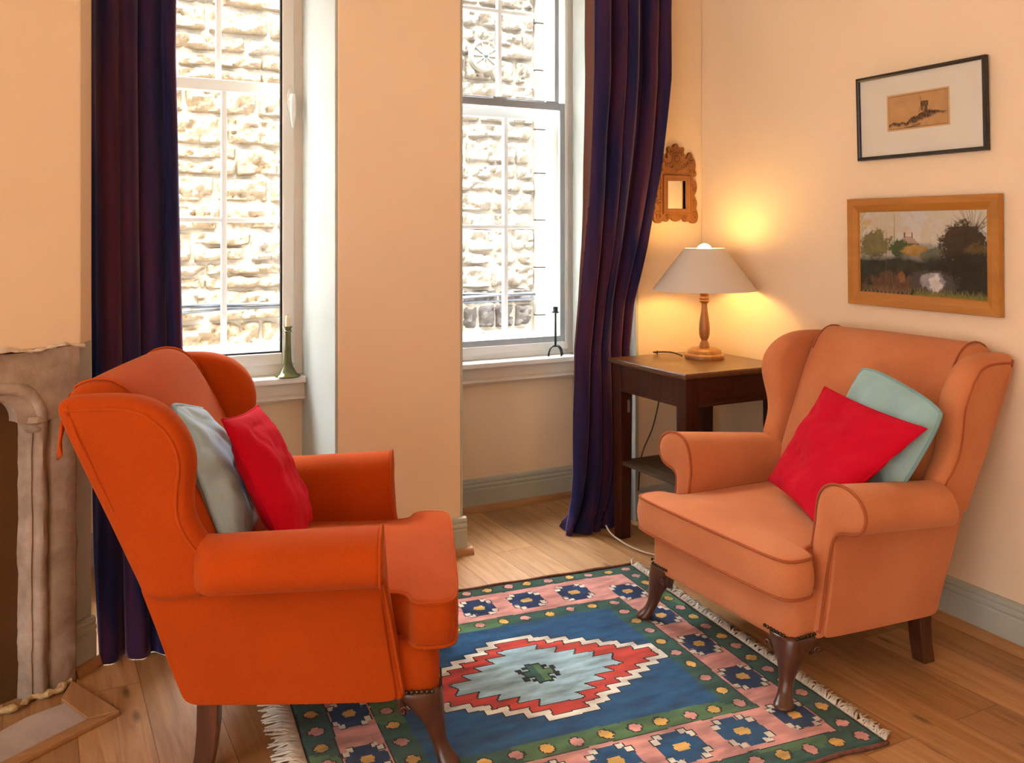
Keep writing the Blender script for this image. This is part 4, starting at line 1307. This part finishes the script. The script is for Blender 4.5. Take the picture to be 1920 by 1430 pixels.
# ------------------------------------------------------------------ rug
RB = np.array([2.084, 2.934]); RA = np.array([-0.9945, 0.1050]); RR = np.array([-0.1050, -0.9945])
RL, RWD = 1.40, 1.33
RG = empty('rug', (*RB, 0), label='hand-knotted rug with a blue field, red medallion and pink star border', cat='rug')
def rl(a, r_, z=0.0): return (RA[0] * a + RR[0] * r_, RA[1] * a + RR[1] * r_, z)
def rug_grid():
    NX, NY = 350, 333
    A_, R_ = np.meshgrid((np.arange(NX) + 0.5) / NX * RL, (np.arange(NY) + 0.5) / NY * RWD)
    wob = fnoise(120, 110, 9, 9, 2.0, 3)
    wob = wob[(np.arange(NY) * 110 // NY)[:, None], (np.arange(NX) * 120 // NX)[None]] * 0.006
    a = A_ + wob; r_ = R_ + wob[::-1]
    rng2 = random.Random(5)
    NAVY, GREEN, PINK, RED, PALE, CREAM, GOLD, BLACK, DEEP, MOSS = range(10)
    k = np.full((NY, NX), NAVY)
    # distance to the edges in band units (end borders are wider than the side ones)
    ea = np.minimum(a, RL - a)
    er0, er1 = r_, RWD - r_
    def band(ta, t0, t1):        # inside the frame whose thickness is ta at the ends, t0 at the back and t1 at the front
        return (ea < ta) | (er0 < t0) | (er1 < t1)
    k[band(0.278, 0.334, 0.330)] = GREEN
    k[band(0.203, 0.270, 0.262)] = BLACK
    k[band(0.200, 0.267, 0.259)] = PINK
    k[band(0.084, 0.072, 0.086)] = BLACK
    k[band(0.080, 0.068, 0.082)] = GREEN
    k[band(0.006, 0.006, 0.006)] = BLACK
    mossn = fnoise(120, 110, 2.2, 2.2, 12.0, 2)[(np.arange(NY) * 110 // NY)[:, None], (np.arange(NX) * 120 // NX)[None]]
    k[(k == GREEN) & (mossn > 0.18)] = MOSS
    # little diamonds alternating gold and pink in the two green guards
    def dia(ca, cr, s, col, out=True):
        d = np.abs(a - ca) + np.abs(r_ - cr)
        t = np.abs(np.abs(a - ca) - np.abs(r_ - cr))
        x, y = np.abs(a - ca) / s, np.abs(r_ - cr) / s
        def shape(f): return ((x < 0.42 * f) & (y < f)) | ((y < 0.42 * f) & (x < f)) | ((x < 0.72 * f) & (y < 0.72 * f))
        k[shape(1.25)] = BLACK
        k[shape(1.0)] = col
    def row(p, q, n, s):
        for i in range(n):
            t = i / (n - 1)
            dia(p[0] + (q[0] - p[0]) * t + rng2.uniform(-.004, .004), p[1] + (q[1] - p[1]) * t + rng2.uniform(-.004, .004), s, GOLD if i % 2 else PINK)
    o0, o1, o2 = 0.043, 0.037, RWD - 0.044
    row((o0, o1), (RL - o0, o1), 17, 0.017); row((o0, o2), (RL - o0, o2), 17, 0.019)
    row((o0, o1 + 0.07), (o0, o2 - 0.07), 15, 0.018); row((RL - o0, o1 + 0.07), (RL - o0, o2 - 0.07), 15, 0.018)
    i0, i1, i2 = 0.239, 0.301, RWD - 0.295
    row((i0, i1), (RL - i0, i1), 12, 0.016); row((i0, i2), (RL - i0, i2), 12, 0.018)
    row((i0, i1 + 0.075), (i0, i2 - 0.075), 8, 0.017); row((RL - i0, i1 + 0.075), (RL - i0, i2 - 0.075), 8, 0.017)
    # eight-pointed stars in the pink border: stepped star, cream corners, gold heart
    def star(ca, cr, sa, sr, deep):
        x, y = np.abs(a - ca) / sa, np.abs(r_ - cr) / sr
        for (p_, q_) in ((x, y), (y, x)):
            k[(p_ > 0.40) & (p_ < 0.82) & (q_ > 0.66) & (q_ < 1.10)] = BLACK
            k[(p_ > 0.46) & (p_ < 0.78) & (q_ > 0.72) & (q_ < 1.05)] = CREAM
        k[((x < 1.05) & (y < 0.38)) | ((x < 0.38) & (y < 1.05)) | ((x < 0.74) & (y < 0.74))] = DEEP if deep else NAVY
        k[(x < 0.30) & (y < 0.26)] = GOLD
        k[(x < 0.38) & (y < 0.10)] = GOLD
    for cr in (0.234, 0.457, 0.687, 0.915, 1.139):
        star(0.141, cr, 0.050, 0.064, True); star(RL - 0.141, cr, 0.050, 0.064, True)
    for i in range(5):
        star(0.330 + i * 0.185, 0.168, 0.056, 0.062, True); star(0.319 + i * 0.185, 1.155, 0.060, 0.066, False)
    # medallion: stepped lozenge, cream zigzag outline, red ground, pale blue heart
    ca, cr = 0.690, 0.672
    da, dr = np.abs(a - ca), np.abs(r_ - cr)
    def loz(La, Lr, steps, sh):
        st = Lr / steps
        i = np.floor(dr / st)
        f = dr / st - i
        lim = La * (1 - i / steps) - sh * (f - 0.0) * La / steps
        return (da < lim) & (dr < Lr)
    def grow(mk, n):
        o_ = mk.copy()
        for d in range(1, n + 1):
            o_[:, d:] |= mk[:, :-d]; o_[:, :-d] |= mk[:, d:]
        p_ = o_.copy()
        for d in range(1, n + 1):
            p_[d:] |= o_[:-d]; p_[:-d] |= o_[d:]
        return p_
    red = loz(0.385, 0.222, 8, -0.12)
    cream = grow(red, 6)
    k[grow(cream, 1)] = BLACK
    k[cream] = CREAM
    k[grow(red, 1)] = BLACK
    k[red] = RED
    pale = loz(0.245, 0.172, 5, -0.40)
    k[grow(pale, 1)] = BLACK
    k[pale] = PALE
    # hooked green heart
    x, y = da, dr
    m_ = (x < 0.026) & (y < 0.060) | (x < 0.052) & (y < 0.022) | ((x > 0.018) & (x < 0.040) & (y > 0.030) & (y < 0.046)) | ((x > 0.044) & (x < 0.062) & (y > 0.010) & (y < 0.036))
    k[m_] = BLACK
    m2_ = (x < 0.020) & (y < 0.050) | (x < 0.044) & (y < 0.015)
    k[m2_] = GREEN
    k[m2_ & (a < ca)] = MOSS
    # black outline wherever pale or cream shapes end is already laid; build the grid
    V = []
    zt = 0.0085
    aa = np.linspace(0, RL, NX + 1); rr_ = np.linspace(0, RWD, NY + 1)
    for j in range(NY + 1):
        for i in range(NX + 1):
            e = min(aa[i], RL - aa[i], rr_[j], RWD - rr_[j])
            ed_ = 0.010 * noise.noise(Vector((aa[i] * 3, rr_[j] * 3, 0))) if e < 0.03 else 0
            V.append(rl(aa[i] + ed_ * 0.6, rr_[j] + ed_ * 0.6, 0.003 + (zt - 0.003) * min(1, e / 0.012)))
    F_ = [(j * (NX + 1) + i, j * (NX + 1) + i + 1, (j + 1) * (NX + 1) + i + 1, (j + 1) * (NX + 1) + i) for j in range(NY) for i in range(NX)]
    n0 = len(V)
    return mesh('pile', V, F_, None, RG, True, mats=RUGM, mi=k.ravel())
rug_grid()
for r0 in (-0.006, RWD + 0.004):
    g = G()
    g.tube([rl(a_, r0 + 0.003 * math.sin(a_ * 31), 0.006) for a_ in np.linspace(0, RL, 60)], 0.006, 6)
    g.build('selvedge', M['selvedge'], RG)
def fringe(a0, sgn, L):
    g = G()
    n = 300
    for i in range(n):
        r0 = 0.004 + (RWD - 0.008) * i / (n - 1)
        l = L * random.uniform(0.75, 1.15); sk_ = random.gauss(0, 0.010) - 0.012
        sk2 = sk_ * 1.8 + random.gauss(0, 0.008)
        g.tube([rl(a0, r0, 0.006), rl(a0 + sgn * l * 0.5, r0 + sk_, 0.008 + random.uniform(0, 0.004)), rl(a0 + sgn * l, r0 + sk2, 0.0035)], [0.0026, 0.0032, 0.0018], 5)
    o = g.build('fringe', M['fringe'], RG)
    o['kind'] = 'stuff'
fringe(0.0, -1, 0.045)
fringe(RL, 1, 0.075)

# ------------------------------------------------------------------ wing armchairs
def make_chair(loc, rz, fab, pipe, label, rear_z=0.170, drop=0.02):
    CHR = empty('wing_armchair', (*loc, 0), rz, label=label, cat='armchair', group='wing armchairs')
    # seat base and front rail
    g = G()
    prof = [(0.178, 0.014), (0.184, 0.004), (0.20, 0.0), (0.285, 0.0), (0.306, 0.008), (0.316, 0.030)]
    def rrect(x, y0, y1, r, n=6):
        p = []
        for cx, cy, a0 in ((x - r, y1 - r, 0), (-x + r, y1 - r, PI / 2), (-x + r * 0.3, y0 + r * 0.3, PI), (x - r * 0.3, y0 + r * 0.3, 1.5 * PI)):
            rr = r if a0 < PI else r * 0.3
            for k in range(n + 1):
                a = a0 + k / n * PI / 2
                p.append((cx + rr * math.cos(a), cy + rr * math.sin(a)))
        return p
    g.rings([[(x, y, z + 0.010 * math.cos(PI * min(1, abs(x) / 0.33)) * (z < 0.21) * (y > -0.1)) for x, y in rrect(0.332 - d, -0.62 + d, -0.030 - d, 0.045 - d * 0.5)] for z, d in prof])
    g.build('seat_base', fab, CHR, autosmooth=60)
    # T-shaped seat cushion
    half_ = [(0.0, 0.016), (0.15, 0.016), (0.27, 0.014), (0.335, 0.006), (0.356, -0.016), (0.360, -0.050), (0.357, -0.080), (0.342, -0.097), (0.318, -0.104), (0.298, -0.118), (0.286, -0.150), (0.284, -0.25), (0.282, -0.42), (0.276, -0.58), (0.25, -0.60), (0.0, -0.60)]
    hp_ = spline(half_, 4)
    outl = resample(ccw(hp_ + [(-x, y) for x, y in hp_[::-1][1:-1]]), 170)
    cen = np.array([0, -0.12])
    def shrink(f): return [tuple(cen + (np.array(p) - cen) * f) for p in outl]
    g = G()
    rs = []
    zb, zt = 0.308, 0.420
    def zc(x, y, f, base, crown):
        return base + crown * (1 - f ** 2.2) - 0.012 * max(0, (-y - 0.25)) 
    rs.append([(x, y, zb - 0.004) for x, y in shrink(0.3)])
    rs.append([(x, y, zb - 0.002) for x, y in shrink(0.93)])
    for f, z in ((0.985, zb + 0.002), (1.000, zb + 0.010), (1.018, zb + 0.032), (1.028, (zb + zt) / 2), (1.020, zt - 0.032), (1.0, zt - 0.008), (0.985, zt)):
        rs.append([(x, y, z) for x, y in shrink(f)])
    for f in (0.95, 0.88, 0.75, 0.6, 0.4, 0.2, 0.05):
        rs.append([(x, y, zc(x, y, f, zt, 0.024)) for x, y in shrink(f)])
    g.rings(rs)
    cu = g.build('seat_cushion', fab, CHR)
    g = G()
    g.tube([(x, y, zt - 0.003) for x, y in shrink(0.998)], 0.0048, 6, loop=True)
    g.tube([(x, y, zb + 0.004) for x, y in shrink(0.998)], 0.0048, 6, loop=True)
    g.build('piping', pipe, cu)

    # back rest: padded section lofted across the chair
    sec = [(-0.545, 0.40), (-0.565, 0.48), (-0.600, 0.58), (-0.650, 0.70), (-0.705, 0.815), (-0.748, 0.890), (-0.775, 0.928), (-0.805, 0.951), (-0.840, 0.960), (-0.878, 0.955), (-0.906, 0.938), (-0.918, 0.910), (-0.912, 0.88), (-0.85, 0.72), (-0.775, 0.54), (-0.715, 0.40), (-0.66, 0.26), (-0.640, rear_z + 0.012), (-0.625, rear_z + 0.004), (-0.59, rear_z + 0.010), (-0.57, 0.28)]
    sec = resample(spline(sec, 5, True), 90)
    smid = np.mean(np.array(sec), axis=0)
    g = G()
    rs = []
    xs = [-1, -0.985, -0.955, -0.91, -0.84, -0.7, -0.5, -0.25, 0, 0.25, 0.5, 0.7, 0.84, 0.91, 0.955, 0.985, 1]
    XB = 0.325
    for t in xs:
        e = 1 - abs(t)
        ins = 0.055 * max(0, 1 - e / 0.16) ** 2.2
        ring = inset(ccw(sec), ins)
        if np.array(sec)[:, 0].mean() > 9: pass
        rg_ = []
        for (y, z), (y0, z0) in zip(ring, ccw(sec)):
            front = 1 if (y0 > -0.80 and z0 > 0.36 and y0 > -0.30 * (z0 - 0.4) / 0.5 - 0.62) else 0
            puff = 0.022 * (1 - t * t) * front * math.sin(PI * min(1, max(0, (z0 - 0.36) / 0.6)))
            rg_.append((XB * t * (1.0 + 0.06 * max(0, (z0 - 0.7) / 0.25)), y + puff, z + 0.004 * (1 - t * t) * (z0 > 0.9)))
        rs.append(rg_)
    g.rings(rs)
    bk_ = g.build('backrest', fab, CHR)
    for s in (-1, 1):                                  # seam where the top rolls over
        g = G()
        sp = [p for p in sec if p[1] > 0.80]
        sp = sorted(sp, key=lambda p: math.atan2(p[1] - 0.86, p[0] + 0.84))
        arc = [p for p in sec if p[1] > 0.865]
        arc = sorted(arc, key=lambda p: -p[0])
        g.tube([(s * XB * 0.86 * 1.05, y + 0.0, z + 0.004) for y, z in arc], 0.003, 6)
        g.build('piping', pipe, bk_)

    # arms: scroll section lofted from front to back
    asec = [(0.284, 0.28), (0.282, 0.38), (0.283, 0.47), (0.288, 0.530), (0.302, 0.574), (0.330, 0.601), (0.368, 0.611), (0.408, 0.606), (0.444, 0.586), (0.464, 0.553), (0.462, 0.521), (0.446, 0.497), (0.420, 0.486), (0.390, 0.481), (0.366, 0.470), (0.355, 0.445), (0.351, 0.40), (0.350, 0.30), (0.349, 0.20), (0.345, 0.184), (0.330, 0.180), (0.295, 0.181), (0.286, 0.19)]
    def front_y(z): return -0.118 - 0.052 * max(0, min(1, (z - 0.19) / 0.30))
    L_ = 0.47
    for s in (-1, 1):
        base = resample(spline(asec, 5, True), 110)
        ctr = np.array([0.345, 0.50])
        def ring(t, ins, dy=0.0):
            pp = inset(ccw(base), ins) if ins else np.array(ccw(base))
            out = []
            for x, z in pp:
                yf = front_y(z)
                y = yf + (-0.615 - yf) * t + dy
                up_ = max(0, min(1, (z - 0.44) / 0.06))
                q_ = max(0, (t - 0.86) / 0.14)
                xx = x - 0.012 * t * up_ - 0.10 * q_ * q_ * max(0, x - 0.34) / 0.12
                if z < 0.46 and t > 0.04 and x > 0.32:
                    xx = min(xx, 0.338 - 0.034 * t)
                zz = z - drop * t * up_
                out.append((s * xx, y, zz))
            return out
        g = G()
        rs = [ring(0, 0.030, 0.007), ring(0, 0.016, 0.006), ring(0, 0.006, 0.002), ring(0, 0.0, -0.006), ring(0.03, 0.0)] + [ring(t, 0) for t in (0.1, 0.25, 0.4, 0.55, 0.7, 0.82, 0.88, 0.92, 0.96, 1.0)]
        g.rings(rs)
        ao = g.build('arm', fab, CHR)
        g = G()
        pr = ring(0, 0.0, 0.0)
        # piping follows the front edge, leaving out the bottom
        pr2 = [p for p in pr]
        i0 = min(range(len(pr2)), key=lambda i: abs(pr2[i][2] - 0.20) + (0 if abs(pr2[i][0]) < 0.32 else 9))
        order = pr2[i0:] + pr2[:i0]
        pts = [p for p in order if p[2] > 0.20]
        # keep contiguous by polar order about the section
        g.tube(pts, 0.0042, 6)
        g.build('piping', pipe, ao)

        # outside panel below the arm
        g = G()
        poly = [(-0.132, 0.184), (-0.152, 0.30), (-0.167, 0.40), (-0.174, 0.492), (-0.42, 0.486 - 0.4 * drop), (-0.62, 0.480), (-0.741, 0.484), (-0.700, 0.37), (-0.665, 0.26), (-0.640, rear_z + 0.008), (-0.615, rear_z), (-0.40, 0.5 * (rear_z + 0.180)), (-0.16, 0.180)]
        def TS(y, z, c_):
            u_ = max(0, (-y - 0.15) / 0.5)
            return (s * (0.3405 + c_ + 0.006 * math.sin(PI * min(1, max(0, (z - 0.18) / 0.30))) - 0.030 * u_ ** 1.5 * (1 - 0.75 * max(0, min(1, (z - 0.18) / 0.30)))), y, z)
        round_slab(g, poly, 0.024, 0.005, TS, 140)
        g.build('side_panel', fab, CHR)

        # wing
        wp = spline([(-0.918, 0.918), (-0.870, 0.800), (-0.800, 0.640), (-0.722, 0.450)], 3) + \
             spline([(-0.66, 0.446), (-0.575, 0.452)], 2) + \
             spline([(-0.560, 0.520), (-0.566, 0.575), (-0.590, 0.615), (-0.607, 0.660), (-0.606, 0.715), (-0.598, 0.765), (-0.600, 0.812), (-0.620, 0.862), (-0.658, 0.905), (-0.705, 0.930), (-0.760, 0.940), (-0.830, 0.940), (-0.895, 0.936)], 4)
        def TW(y, z, c_):
            up = max(0, min(1, (z - 0.50) / 0.35))
            fwd = max(0, min(1, (y + 0.92) / 0.32))
            x = 0.337 + 0.024 * up + 0.034 * up * fwd * fwd
            # the front edge is padded: thicker towards the front and top
            pad = 1.0 + 0.35 * fwd * up
            return (s * (x + c_ * pad), y, z)
        g = G()
        round_slab(g, wp, 0.070, 0.030, TW, 200, 5, smooth=14)
        wo = g.build('wing', fab, CHR)
        g = G()
        P_ = [p for p in inset(ccw(resample(ccw(wp), 200)), 0.030)]
        rim = [tuple(p) for p in P_ if (p[0] > -0.885 and p[1] > 0.56 and (p[1] > 0.895 or p[0] > -0.66))]
        rim = sorted(rim, key=lambda p: math.atan2(p[1] - 0.72, p[0] + 0.80))
        g.tube([TW(y, z, 0.0345) for y, z in rim], 0.0042, 6)
        g.build('piping', pipe, wo)

        # cabriole front leg
        lz = 0.0087
        g = G()
        dr_ = np.array([0.62, 0.78])                     # outward diagonal in (x, y)
        spec = [(0.198, 0.284, -0.082, 0.054, 4.5), (0.184, 0.285, -0.081, 0.056, 4.0), (0.168, 0.290, -0.074, 0.053, 3.2), (0.148, 0.298, -0.064, 0.045, 2.7), (0.125, 0.305, -0.052, 0.034, 2.3), (0.100, 0.308, -0.042, 0.0255, 2.1), (0.075, 0.310, -0.036, 0.021, 2.0), (0.052, 0.314, -0.028, 0.0195, 2.0), (0.036, 0.320, -0.019, 0.0215, 2.0), (0.024, 0.326, -0.010, 0.0270, 2.0), (0.016, 0.329, -0.006, 0.0290, 2.0), (0.0115, 0.328, -0.008, 0.0265, 2.0), (lz, 0.326, -0.010, 0.0230, 2.0)]
        rs = []
        for z, x, y, r_, e in spec:
            rr_ = []
            for k in range(24):
                a = 2 * PI * k / 24
                c1, s1 = math.cos(a), math.sin(a)
                q = (abs(c1) ** e + abs(s1) ** e) ** (-1 / e)
                rr_.append((s * (x + r_ * q * c1), y + r_ * q * s1, z))
            rs.append(rr_)
        g.rings(rs)
        for (ax, ay) in ((-1, 0), (0, -1)):              # carved ears either side of the knee
            cx, cy = 0.297 + ax * 0.050, -0.069 + ay * 0.050
            g.tube([(s * (cx + ax * 0.016 * t + (0.018 if ay else 0)), cy + ay * 0.016 * t + (0.018 if ax else 0), 0.178 - 0.05 * (1 - t) ** 2 + 0.0) for t in np.linspace(0, 1, 8)], [0.010, 0.012, 0.013, 0.013, 0.012, 0.011, 0.009, 0.006], 8)
            pts = []
            for i in range(16):
                t = i / 15
                a = -0.5 + t * 7.5
                rr2 = 0.013 * (1 - 0.8 * t)
                off = rr2 * math.cos(a)
                pts.append((s * (cx + (off if ax else 0.046)), cy + (off if ay else 0.046), 0.152 + rr2 * math.sin(a)))
            g.tube(pts, 0.003, 6)
        lo_ = g.build('leg', M['legwood'], CHR)
        subsurf(lo_, 1)
        # row of dome nails along the two outer faces at the knee
        nails = [(0.232 + 0.0125 * i, -0.0275, 'y') for i in range(7)] + [(0.3395, -0.048 - 0.0125 * i, 'x') for i in range(7)]
        for (nx_, ny_, ax) in nails:
            pr_ = [(0.0056, -0.001), (0.0055, 0.0), (0.0052, 0.0018), (0.0035, 0.0036), (0.0, 0.0042)]
            key = 'nail_mesh_' + ax + str(s)
            me = bpy.data.meshes.get(key)
            if me is None:
                gg = G(); gg.lathe(pr_, 8)
                vs = [((x, z, y) if ax == 'y' else (s * z, x, y)) for x, y, z in gg.v]
                me = bpy.data.meshes.new(key); me.from_pydata(vs, [], gg.f); me.materials.append(M['brass'])
                bm = bmesh.new(); bm.from_mesh(me); bmesh.ops.recalc_face_normals(bm, faces=bm.faces); bm.to_mesh(me); bm.free()
                me.polygons.foreach_set('use_smooth', [True] * len(me.polygons))
            no = bpy.data.objects.new('nail', me); COL.objects.link(no); no.parent = lo_
            no.location = (s * nx_, ny_, 0.196)
        # square swept rear leg
        g = G()
        rs = []
        for z, y, w_ in ((rear_z + 0.03, -0.586, 0.026), (0.12, -0.588, 0.025), (0.06, -0.594, 0.024), (0.0, -0.606, 0.0235)):
            rs.append([(s * 0.297 + a * w_, y + b_ * w_, z) for a, b_ in ((-1, -1), (1, -1), (1, 1), (-1, 1))])
        g.rings(rs)
        g.build('leg', M['legwood'], CHR, smooth=False, bevel=0.004)
    return CHR

LC, LA = (1.037, 2.343), R(-112.2)
g = G()                                               # loose flap of cloth at the back of the far-left wing
g.rings([[(0.345, -0.900, 0.880), (0.372, -0.898, 0.880), (0.372, -0.906, 0.880), (0.345, -0.908, 0.880)],
         [(0.350, -0.910, 0.830), (0.374, -0.905, 0.825), (0.374, -0.911, 0.825), (0.350, -0.916, 0.830)],
         [(0.356, -0.916, 0.786), (0.372, -0.900, 0.800), (0.372, -0.905, 0.800), (0.356, -0.921, 0.786)]])
RC, RAN = (1.822, 2.179), R(89.0)
CL = make_chair(LC, LA, M['orange'], M['orange_pipe'], 'bright orange upholstered wing armchair beside the stone fireplace', 0.182, 0.012)
g.build('fabric_flap', M['orange_pipe'], CL)
CR = make_chair(RC, RAN, M['salmon'], M['salmon_pipe'], 'faded terracotta pink wing armchair below the framed pictures', 0.145, 0.045)

# ------------------------------------------------------------------ cushions
def pillow(name, pose, corners, th, mat, pipe, label, front, n=34, seed=0, pinch=0.05, crease=0.012, rnd_c=0.0):
    """corners in the chair's own space, counter-clockwise seen from the front; front = approximate outward direction"""
    (cx, cy), rz = pose
    ca, sa = math.cos(rz), math.sin(rz)
    Wc = [Vector((cx + x * ca - y * sa, cy + x * sa + y * ca, z)) for x, y, z in corners]
    org = sum(Wc, Vector()) / 4
    o0 = empty(name, org, 0, label=label, cat='cushion')
    c = [w_ - org for w_ in Wc]
    nrm = ((c[1] - c[0]).cross(c[3] - c[0])).normalized()
    fr = Vector((front[0] * ca - front[1] * sa, front[0] * sa + front[1] * ca, front[2] if len(front) > 2 else 0))
    if nrm.dot(fr) < 0: nrm = -nrm
    rnd = random.Random(seed)
    def pt(a, b_, side):
        # a, b in -1..1 ; edges pulled in between the corners
        cc = rnd_c * (abs(a) * abs(b_)) ** 3
        k = 1 - pinch * (1 - b_ * b_) * abs(a) ** 2 - cc
        k2 = 1 - pinch * (1 - a * a) * abs(b_) ** 2 - cc
        u, v = (a * k + 1) / 2, (b_ * k2 + 1) / 2
        p = c[0] * (1 - u) * (1 - v) + c[1] * u * (1 - v) + c[2] * u * v + c[3] * (1 - u) * v
        q = max(0, (1 - a * a)) ** 0.55 * max(0, (1 - b_ * b_)) ** 0.55
        t = th / 2 * q
        w_ = Vector((a * 1.3 + seed * 3.1, b_ * 1.3, side * 2.0))
        cr_ = noise.noise(w_ * 1.4) * crease * 1.3 * q
        # long soft creases running in from the corners
        rid = abs(noise.noise(Vector((a * 1.0 + b_ * 2.2 + seed, (a - b_) * 0.7, seed * 1.7 + side)))) 
        cr_ += -max(0, 0.12 - rid) / 0.12 * crease * 0.9 * q ** 0.5
        cr_ += crease * 0.5 * noise.noise(Vector((a * 4.5, b_ * 4.5, seed + side))) * q ** 0.6
        return p + nrm * (side * (t + cr_))
    V, F_ = [], []
    for side in (1, -1):
        n0 = len(V)
        for j in range(n + 1):
            for i in range(n + 1):
                a = math.sin((2 * i / n - 1) * PI / 2 * 0.92) / math.sin(PI / 2 * 0.92)
                b_ = math.sin((2 * j / n - 1) * PI / 2 * 0.92) / math.sin(PI / 2 * 0.92)
                V.append(pt(a, b_, side))
        for j in range(n):
            for i in range(n):
                a = n0 + j * (n + 1) + i
                f = (a, a + 1, a + n + 2, a + n + 1)
                F_.append(f if side > 0 else f[::-1])
    me = mesh('cover', V, F_, mat, o0)
    bm = bmesh.new(); bm.from_mesh(me.data)
    bmesh.ops.remove_doubles(bm, verts=bm.verts, dist=0.0006)
    bmesh.ops.recalc_face_normals(bm, faces=bm.faces)
    bm.to_mesh(me.data); bm.free()
    me.data.polygons.foreach_set('use_smooth', [True] * len(me.data.polygons))
    subsurf(me, 1)
    rim = []
    m_ = 24
    for i in range(m_): rim.append(pt(-1 + 2 * i / m_, -1, 1))
    for i in range(m_): rim.append(pt(1, -1 + 2 * i / m_, 1))
    for i in range(m_): rim.append(pt(1 - 2 * i / m_, 1, 1))
    for i in range(m_): rim.append(pt(-1, 1 - 2 * i / m_, 1))
    g = G(); g.tube(rim, 0.0055 if pipe is not mat else 0.003, 6, loop=True)
    g.build('piping' if pipe is not mat else 'seam', pipe, o0)
    return o0

PL, PR_ = (LC, LA), (RC, RAN)
pillow('cushion', PL, [(0.235, -0.545, 0.47), (-0.17, -0.555, 0.47), (-0.17, -0.700, 0.80), (0.255, -0.690, 0.900)], 0.11, M['blue'], M['blue_pipe'],
       'pale blue piped cushion tucked behind the red one on the bright orange armchair', (0, 1, 0.3), seed=3, crease=0.016, rnd_c=0.05, pinch=0.03)
pillow('cushion', PL, [(0.170, -0.410, 0.455), (-0.215, -0.400, 0.455), (-0.200, -0.560, 0.800), (0.170, -0.585, 0.835)], 0.12, M['red'], M['red'],
       'bright red cushion leaning on the pale blue one in the bright orange armchair', (0, 1, 0.3), seed=5, crease=0.012)
pillow('cushion', PR_, [(0.02, -0.47, 0.50), (-0.315, -0.40, 0.46), (-0.450, -0.52, 0.800), (-0.065, -0.60, 0.885)], 0.11, M['teal'], M['teal_pipe'],
       'duck egg blue piped cushion behind the red one on the terracotta armchair', (0, 1, 0.3), seed=8, crease=0.014, rnd_c=0.09, pinch=0.0)
pillow('cushion', PR_, [(0.140, -0.385, 0.475), (-0.235, -0.230, 0.450), (-0.440, -0.440, 0.755), (0.010, -0.510, 0.800)], 0.11, M['red'], M['red'],
       'crimson cushion tilted on its corner in the terracotta armchair', (0, 1, 0.4), seed=11, crease=0.014)
